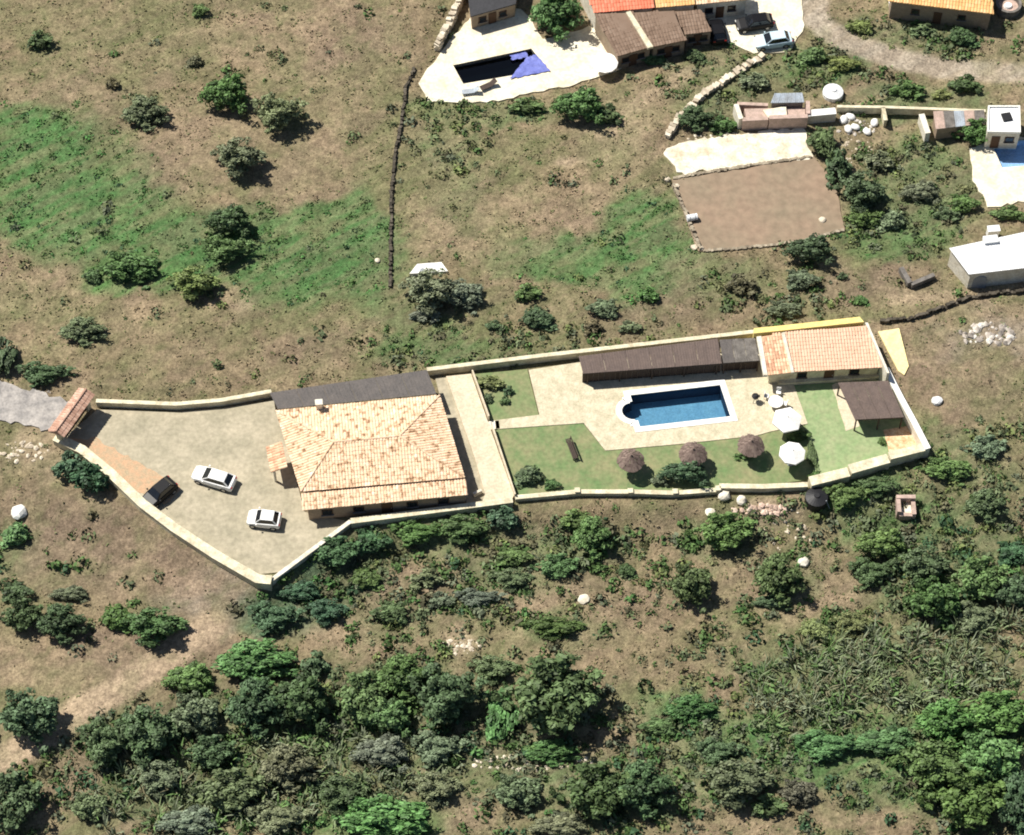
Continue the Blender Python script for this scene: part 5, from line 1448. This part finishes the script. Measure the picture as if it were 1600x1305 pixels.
 (1510, 1250, 64, 44, 'g', 'tree', 'large green tree at the bottom of the right thicket'),
 (1590, 1255, 44, 44, 'd', 'tree', 'dark tree in the bottom right corner'),
]
ti = 0
for (x, y, rx, ry, k, nm, lb) in TREES:
    sm = rx < 34
    q = G(x, y)
    m = PXM * DIST / (DIST - (q.y * CE + q.z * SE) * 1.0 + 0) if False else PXM
    dep = (q.y + DIST * CE) * CE - (q.z - DIST * SE) * SE
    m = FPX / dep
    sx = rx / m * 1.0; sz = min(rx, ry * 1.25) / m * (.72 if nm == 'bush' else .85)
    ay = ry / m
    sy = math.sqrt(max((ay * ay - (sz * CE * .8) ** 2), (ay * .62) ** 2)) / SE
    lift = sz * (.45 if nm == 'bush' else .68)
    c = P(x, y, q.z + lift)
    gz_ = float(height(np.array([c.x]), np.array([c.y]))[0])
    inside_c = bool(inside(np.array([float(x)]), np.array([float(y)]), COMPOUND)[0])
    if inside_c: gz_ = .02
    c = P(x, y, gz_ + lift)
    t = thing(nm, (c.x, c.y, gz_), lb, 'tree' if nm == 'tree' else 'bush', 'trees and bushes on the hillside')
    pool_ = SMALL if sm else BIG
    cr = bpy.data.objects.new('crown', pool_[ti % len(pool_)]); COL.objects.link(cr); cr.parent = t
    cr.location = (0, 0, lift); cr.scale = (sx * 1.02, sy * 1.05, sz)
    # the turn is applied inside the scaled ellipse by using one of several crowns, so only quarter turns and flips are safe
    cr.rotation_euler = (0, 0, 0)
    f = random.uniform(.85, 1.25); kc = KC[k]
    cr.color = (kc[0] * f * random.uniform(.9, 1.12), kc[1] * f, kc[2] * f * random.uniform(.85, 1.15), 1)
    if ti % 2: cr.scale.x *= -1
    tr = bpy.data.objects.new('trunk', TRUNKS[ti % 3]); COL.objects.link(tr); tr.parent = t
    w = min(sx, sy); tr.scale = (w, w, lift * 1.1 + .05)
    ti += 1

# ------------------------------------------------------------------ ground cover nobody could count
HARD = [COMPOUND, NPATIO, NHOUSE, NPARK, SAND, PLOT, ORANGE, RUIN, WHITEB, EPATIO, SHED, [(-60, 590), (0, 596), (60, 612), (112, 628), (84, 676), (40, 664), (-60, 646)], [(1366, 510), (1408, 506), (1424, 585), (1400, 592)]]
def free(px, py, m=0):
    ok = np.ones(px.shape, bool)
    for h in HARD: ok &= ~inside(px, py, h)
    return ok
def blob_amount(px, py, x, y, names):
    col = np.zeros(px.shape)
    wx = px + (fbm(x / 3.5, y / 3.5, 41) - .5) * 110; wy = py + (fbm(x / 3.5, y / 3.5, 57) - .5) * 110
    for cx, cy, rx, ry, c, s in BLOBS:
        d = np.hypot((wx - cx) / rx, (wy - cy) / ry); a = sstep(1.15, .55, d) * s
        col = col * (1 - a) + (a if c in names else 0)
    return col

def scatter(n, seed):
    r = np.random.default_rng(seed); n = int(n * 1.42)
    x = r.uniform(-76, 76, n); y = r.uniform(-62, 72, n)
    z = height(x, y); px, py = PIX(x, y, z)
    ok = (px > -240) & (px < 1840) & (py > -160) & (py < 1480) & free(px, py)
    for pts, w, c, s in PATHS[:3]: ok &= line_mask(px, py, pts, w) > .8
    return r, x[ok], y[ok], z[ok], px[ok], py[ok]

def tufts(name, n, seed, label, blades, hgt, wid, keep, colour, spread=.35):
    r, x, y, z, px, py = scatter(n, seed)
    k = keep(px, py, x, y, r); x, y, z, px, py = x[k], y[k], z[k], px[k], py[k]
    m = len(x)
    col = colour(px, py, x, y, z, r)
    V = []; Cc = []
    size = r.uniform(.6, 1.4, m)
    for b in range(blades):
        a = r.uniform(0, 2 * math.pi, m); tilt = r.uniform(.1, .9, m) * spread * 2
        d = np.stack([np.cos(a), np.sin(a)], 1)
        side = np.stack([-d[:, 1], d[:, 0]], 1)
        h = hgt * size * r.uniform(.7, 1.2, m); w = wid * size * r.uniform(.7, 1.2, m)
        o = d * (r.uniform(0, .25, m) * size)[:, None]
        base = np.stack([x + o[:, 0], y + o[:, 1], z - .04], 1)
        s3 = np.concatenate([side * w[:, None] * .5, np.zeros((m, 1))], 1)
        mid = base + np.concatenate([d * (tilt * h * .45)[:, None], (h * .6)[:, None]], 1)
        tip = base + np.concatenate([d * (tilt * h * 1.1)[:, None], (h * r.uniform(.75, 1, m))[:, None]], 1)
        q = np.stack([base - s3 * .5, base + s3 * .5, mid + s3, mid - s3], 1)
        V.append(q.reshape(-1, 3)); Cc.append(np.repeat(col, 4, 0))
        q = np.stack([mid - s3, mid + s3, tip + s3 * .3, tip - s3 * .3], 1)
        V.append(q.reshape(-1, 3)); Cc.append(np.repeat(col, 4, 0))
    o = bpy.data.objects.new(name, quads_mesh(name, np.concatenate(V), 'scrub_leaf', col=np.concatenate(Cc))); COL.objects.link(o)
    return tag(o, label, None, None, 'stuff'), m

def pick(r, m, cols, jit=.2):
    c = np.array([C.get(k) or KC[k] for k in cols])[r.integers(0, len(cols), m)]
    return c * r.uniform(1 - jit, 1 + jit, (m, 1))
# grass everywhere, in the tone of the ground it grows on
SMOOTH = [(150, 850, 190, 110), (90, 1040, 190, 60), (330, 935, 90, 70), (1500, 600, 100, 60), (400, 250, 130, 60), (470, 200, 80, 60)]
def smooth(px, py):
    a = np.zeros(px.shape)
    for cx, cy, rx, ry in SMOOTH: a = np.maximum(a, sstep(1.1, .75, np.hypot((px - cx) / rx, (py - cy) / ry)))
    return a
def keep_g(px, py, x, y, r): return r.random(len(px)) < (.25 + .65 * sstep(.4, .62, fbm(x / 1.7, y / 1.7, 301))) * (1 - .8 * smooth(px, py))
def col_g(px, py, x, y, z, r):
    t = tone_at(x, y, z) * r.uniform(.75, 1.4, (len(x), 1))
    g = (r.random(len(x)) < .35)[:, None]
    return np.where(g, t * np.array([.62, .85, .6]), t)
tufts('grass', 42000, 11, 'dry and green grass tufts over the hillside', 3, .17, .18, keep_g, col_g, .6)

def bushes(name, n, seed, label, keep, colour, rad, leaves=26, flat=.75):
    r, x, y, z, px, py = scatter(n, seed)
    k = keep(px, py, x, y, r); x, y, z, px, py = x[k], y[k], z[k], px[k], py[k]
    m = len(x); col = colour(px, py, x, y, z, r)
    s = rad * r.uniform(.5, 1.5, m) ** 1.2
    d = r.normal(size=(m, leaves, 3)); d /= np.linalg.norm(d, axis=2, keepdims=True); d[..., 2] = np.abs(d[..., 2])
    rr = r.uniform(.5, 1.05, (m, leaves, 1))
    st = np.stack([r.uniform(.75, 1.35, m), r.uniform(.75, 1.35, m), np.full(m, flat)], 1)[:, None, :]
    p = np.stack([x, y, z - .05], 1)[:, None, :] + d * rr * st * s[:, None, None]
    nrm = d + r.normal(size=d.shape) * .5; nrm /= np.linalg.norm(nrm, axis=2, keepdims=True)
    a = np.cross(nrm, r.normal(size=d.shape)); a /= np.linalg.norm(a, axis=2, keepdims=True); b = np.cross(nrm, a)
    ls = (np.maximum(s * .3, .12))[:, None, None] * r.uniform(.6, 1.3, (m, leaves, 1))
    q = np.stack([p - a * ls, p - b * ls * .6, p + a * ls, p + b * ls * .6], 2).reshape(-1, 3)
    cc = col[:, None, :] * r.uniform(.65, 1.35, (m, leaves, 1)); cc = np.repeat(cc.reshape(-1, 3), 4, 0)
    o = bpy.data.objects.new(name, quads_mesh(name, q, 'scrub_leaf', col=cc)); COL.objects.link(o)
    return tag(o, label, None, None, 'stuff')
ZONES = [(1420, 290, 110, 90), (1400, 370, 130, 40), (1490, 800, 140, 140), (800, 870, 260, 90), (680, 540, 130, 40), (1100, 1200, 160, 90), (1230, 1110, 130, 70), (1040, 1120, 110, 50),
         (700, 230, 70, 50), (770, 172, 150, 30), (1130, 140, 110, 70), (1330, 130, 130, 60), (1250, 820, 120, 70), (600, 920, 120, 90), (950, 900, 150, 90), (1440, 60, 170, 50), (840, 540, 200, 40), (1200, 460, 150, 50), (1320, 940, 120, 70), (1560, 720, 90, 80)]
def zone(px, py):
    a = np.zeros(px.shape)
    for cx, cy, rx, ry in ZONES: a = np.maximum(a, sstep(1.15, .6, np.hypot((px - cx) / rx, (py - cy) / ry)))
    return a
def dens_dry(px, py, x, y, r):
    south = sstep(760, 900, py) * .55
    return r.random(len(px)) < (.02 + south * .5 + .95 * zone(px, py) + .16 * sstep(.5, .7, fbm(x / 4, y / 4, 500))) * (1 - .9 * smooth(px, py)) * (1 - .75 * blob_amount(px, py, x, y, ('tan', 'grey', 'sandy')) )
def col_dry(px, py, x, y, z, r): return pick(r, len(x), ('o', 'g', 'k', 'o', 'g', 's', 'olive', 'scrub', 'y'))
bushes('low_scrub', 10000, 21, 'low scattered scrub clumps over the dry slopes', dens_dry, col_dry, .55, 30)
def dens_green(px, py, x, y, r): return r.random(len(px)) < .75 * blob_amount(px, py, x, y, ('green', 'lush', 'teal')) * (.35 + .65 * sstep(.35, .6, fbm(x / 1.4, y / 1.4, 911)))
def col_green(px, py, x, y, z, r): return pick(r, len(x), ('g', 'g', 'b', 't', 'green', 'lush'))
bushes('green_ground_cover', 12000, 23, 'leafy green ground cover in the lush patches', dens_green, col_green, .40, 22, .4)
CANE = [(1165, 1062), (1250, 1010), (1370, 985), (1480, 985), (1640, 940), (1640, 1075), (1520, 1092), (1440, 1115), (1340, 1140), (1240, 1150), (1180, 1130)]
def dens_dark(px, py, x, y, r):
    c = sstep(.33, .55, fbm(x / 2.6, y / 2.6, 611))
    return r.random(len(px)) < (.95 * blob_amount(px, py, x, y, ('dark',)) + sstep(770, 840, py) * 1.0 * c * blob_amount(px, py, x, y, ('scrub', 'green', 'teal', 'lush', 'olive')) + .3 * c * sstep(1060, 1160, py)) * (1 - .95 * smooth(px, py)) * np.where(inside(px, py, CANE), .25, 1)
def col_dark(px, py, x, y, z, r): return pick(r, len(x), ('g', 'o', 's', 'o', 'k', 'g', 'b', 'd', 't'))
bushes('thicket', 15000, 25, 'dense grey green thicket filling the lower slope', dens_dark, col_dark, .62, 36, .85)
# cane thicket at the lower right
CANE = [(1165, 1062), (1250, 1010), (1370, 985), (1480, 985), (1640, 940), (1640, 1075), (1520, 1092), (1440, 1115), (1340, 1140), (1240, 1150), (1180, 1130)]
def keep_cane(px, py, x, y, r): return (fbm(x / 2.2, y / 2.2, 733) + r.normal(size=len(px)) * .06 > .45) & inside(px + r.normal(size=len(px)) * 9, py + r.normal(size=len(px)) * 9, CANE)
def col_cane(px, py, x, y, z, r): return 1.5 * pick(r, len(x), ('o', 's', 's', 'scrub', 'o', 'g', 'k'), .25)
tufts('cane_thicket', 34000, 31, 'grey green cane thicket with long leaning stems at lower right', 8, 1.3, .11, keep_cane, col_cane, .45)
def dens_c(px, py, x, y, r): return keep_cane(px, py, x, y, r) & (fbm(x / 1.3, y / 1.3, 801) > .4)
bushes('cane_clumps', 14000, 35, 'leafy clumps standing in the cane thicket', dens_c, lambda px, py, x, y, z, r: 1.35 * pick(r, len(x), ('o', 's', 'g', 'o', 's')), .6, 34, 1.5)
CANE2 = [(150, 1200), (330, 1150), (540, 1130), (700, 1160), (700, 1240), (560, 1260), (430, 1310), (120, 1310)]
def keep_c2(px, py, x, y, r): return inside(px + r.normal(size=len(px)) * 12, py + r.normal(size=len(px)) * 12, CANE2) & (r.random(len(px)) < .4)
tufts('reed_scrub', 30000, 33, 'spiky grey scrub stems filling the lower left slope', 9, 1.1, .13, keep_c2, col_cane, .5)

# rubble and loose stones
def rubble(name, px, py, rx, ry, n, mat, label, size=.22):
    mb = MB()
    for k in range(n):
        a = random.uniform(0, 2 * math.pi); d = math.sqrt(random.random())
        q = G(px + rx * d * math.cos(a), py + ry * d * math.sin(a))
        mb.rock(q + Vector((0, 0, -.02)), size * random.uniform(.25, 1.0) ** 1.2 * 1.5)
    return tag(mb.build(name, mat), label, None, None, 'stuff')
rubble('rubble', 1545, 522, 48, 18, 90, 'mixed_rubble', 'heap of pale and dark rubble on the brown slope at right', .32)
rubble('rubble', 1190, 797, 45, 8, 70, 'pink_stone', 'pale pink rubble below the lower garden wall', .26)
rubble('rubble', 40, 632, 60, 26, 45, 'mixed_rubble', 'loose stones on the grey rubble road', .18)
rubble('rubble', 35, 705, 42, 18, 45, 'pale_stone', 'pale stones on the earth below the rubble road', .26)
rubble('rubble', 1340, 200, 34, 12, 30, 'mixed_rubble', 'small debris around the pale sacks', .2)
rubble('rubble', 1160, 218, 90, 10, 70, 'pale_stone', 'pale stones along the top of the sand strip', .2)
rubble('rubble', 1330, 235, 34, 22, 40, 'pale_stone', 'pale stones scattered below the sacks', .18)
rubble('rubble', 830, 1192, 100, 12, 70, 'pale_stone', 'pale stones around the flat bright bush', .22)
rubble('rubble', 720, 1010, 30, 14, 40, 'pale_stone', 'pale stones above the central wood', .22)
rubble('rubble', 1230, 830, 40, 36, 24, 'pale_stone', 'pale stones on the slope below the black tank', .2)
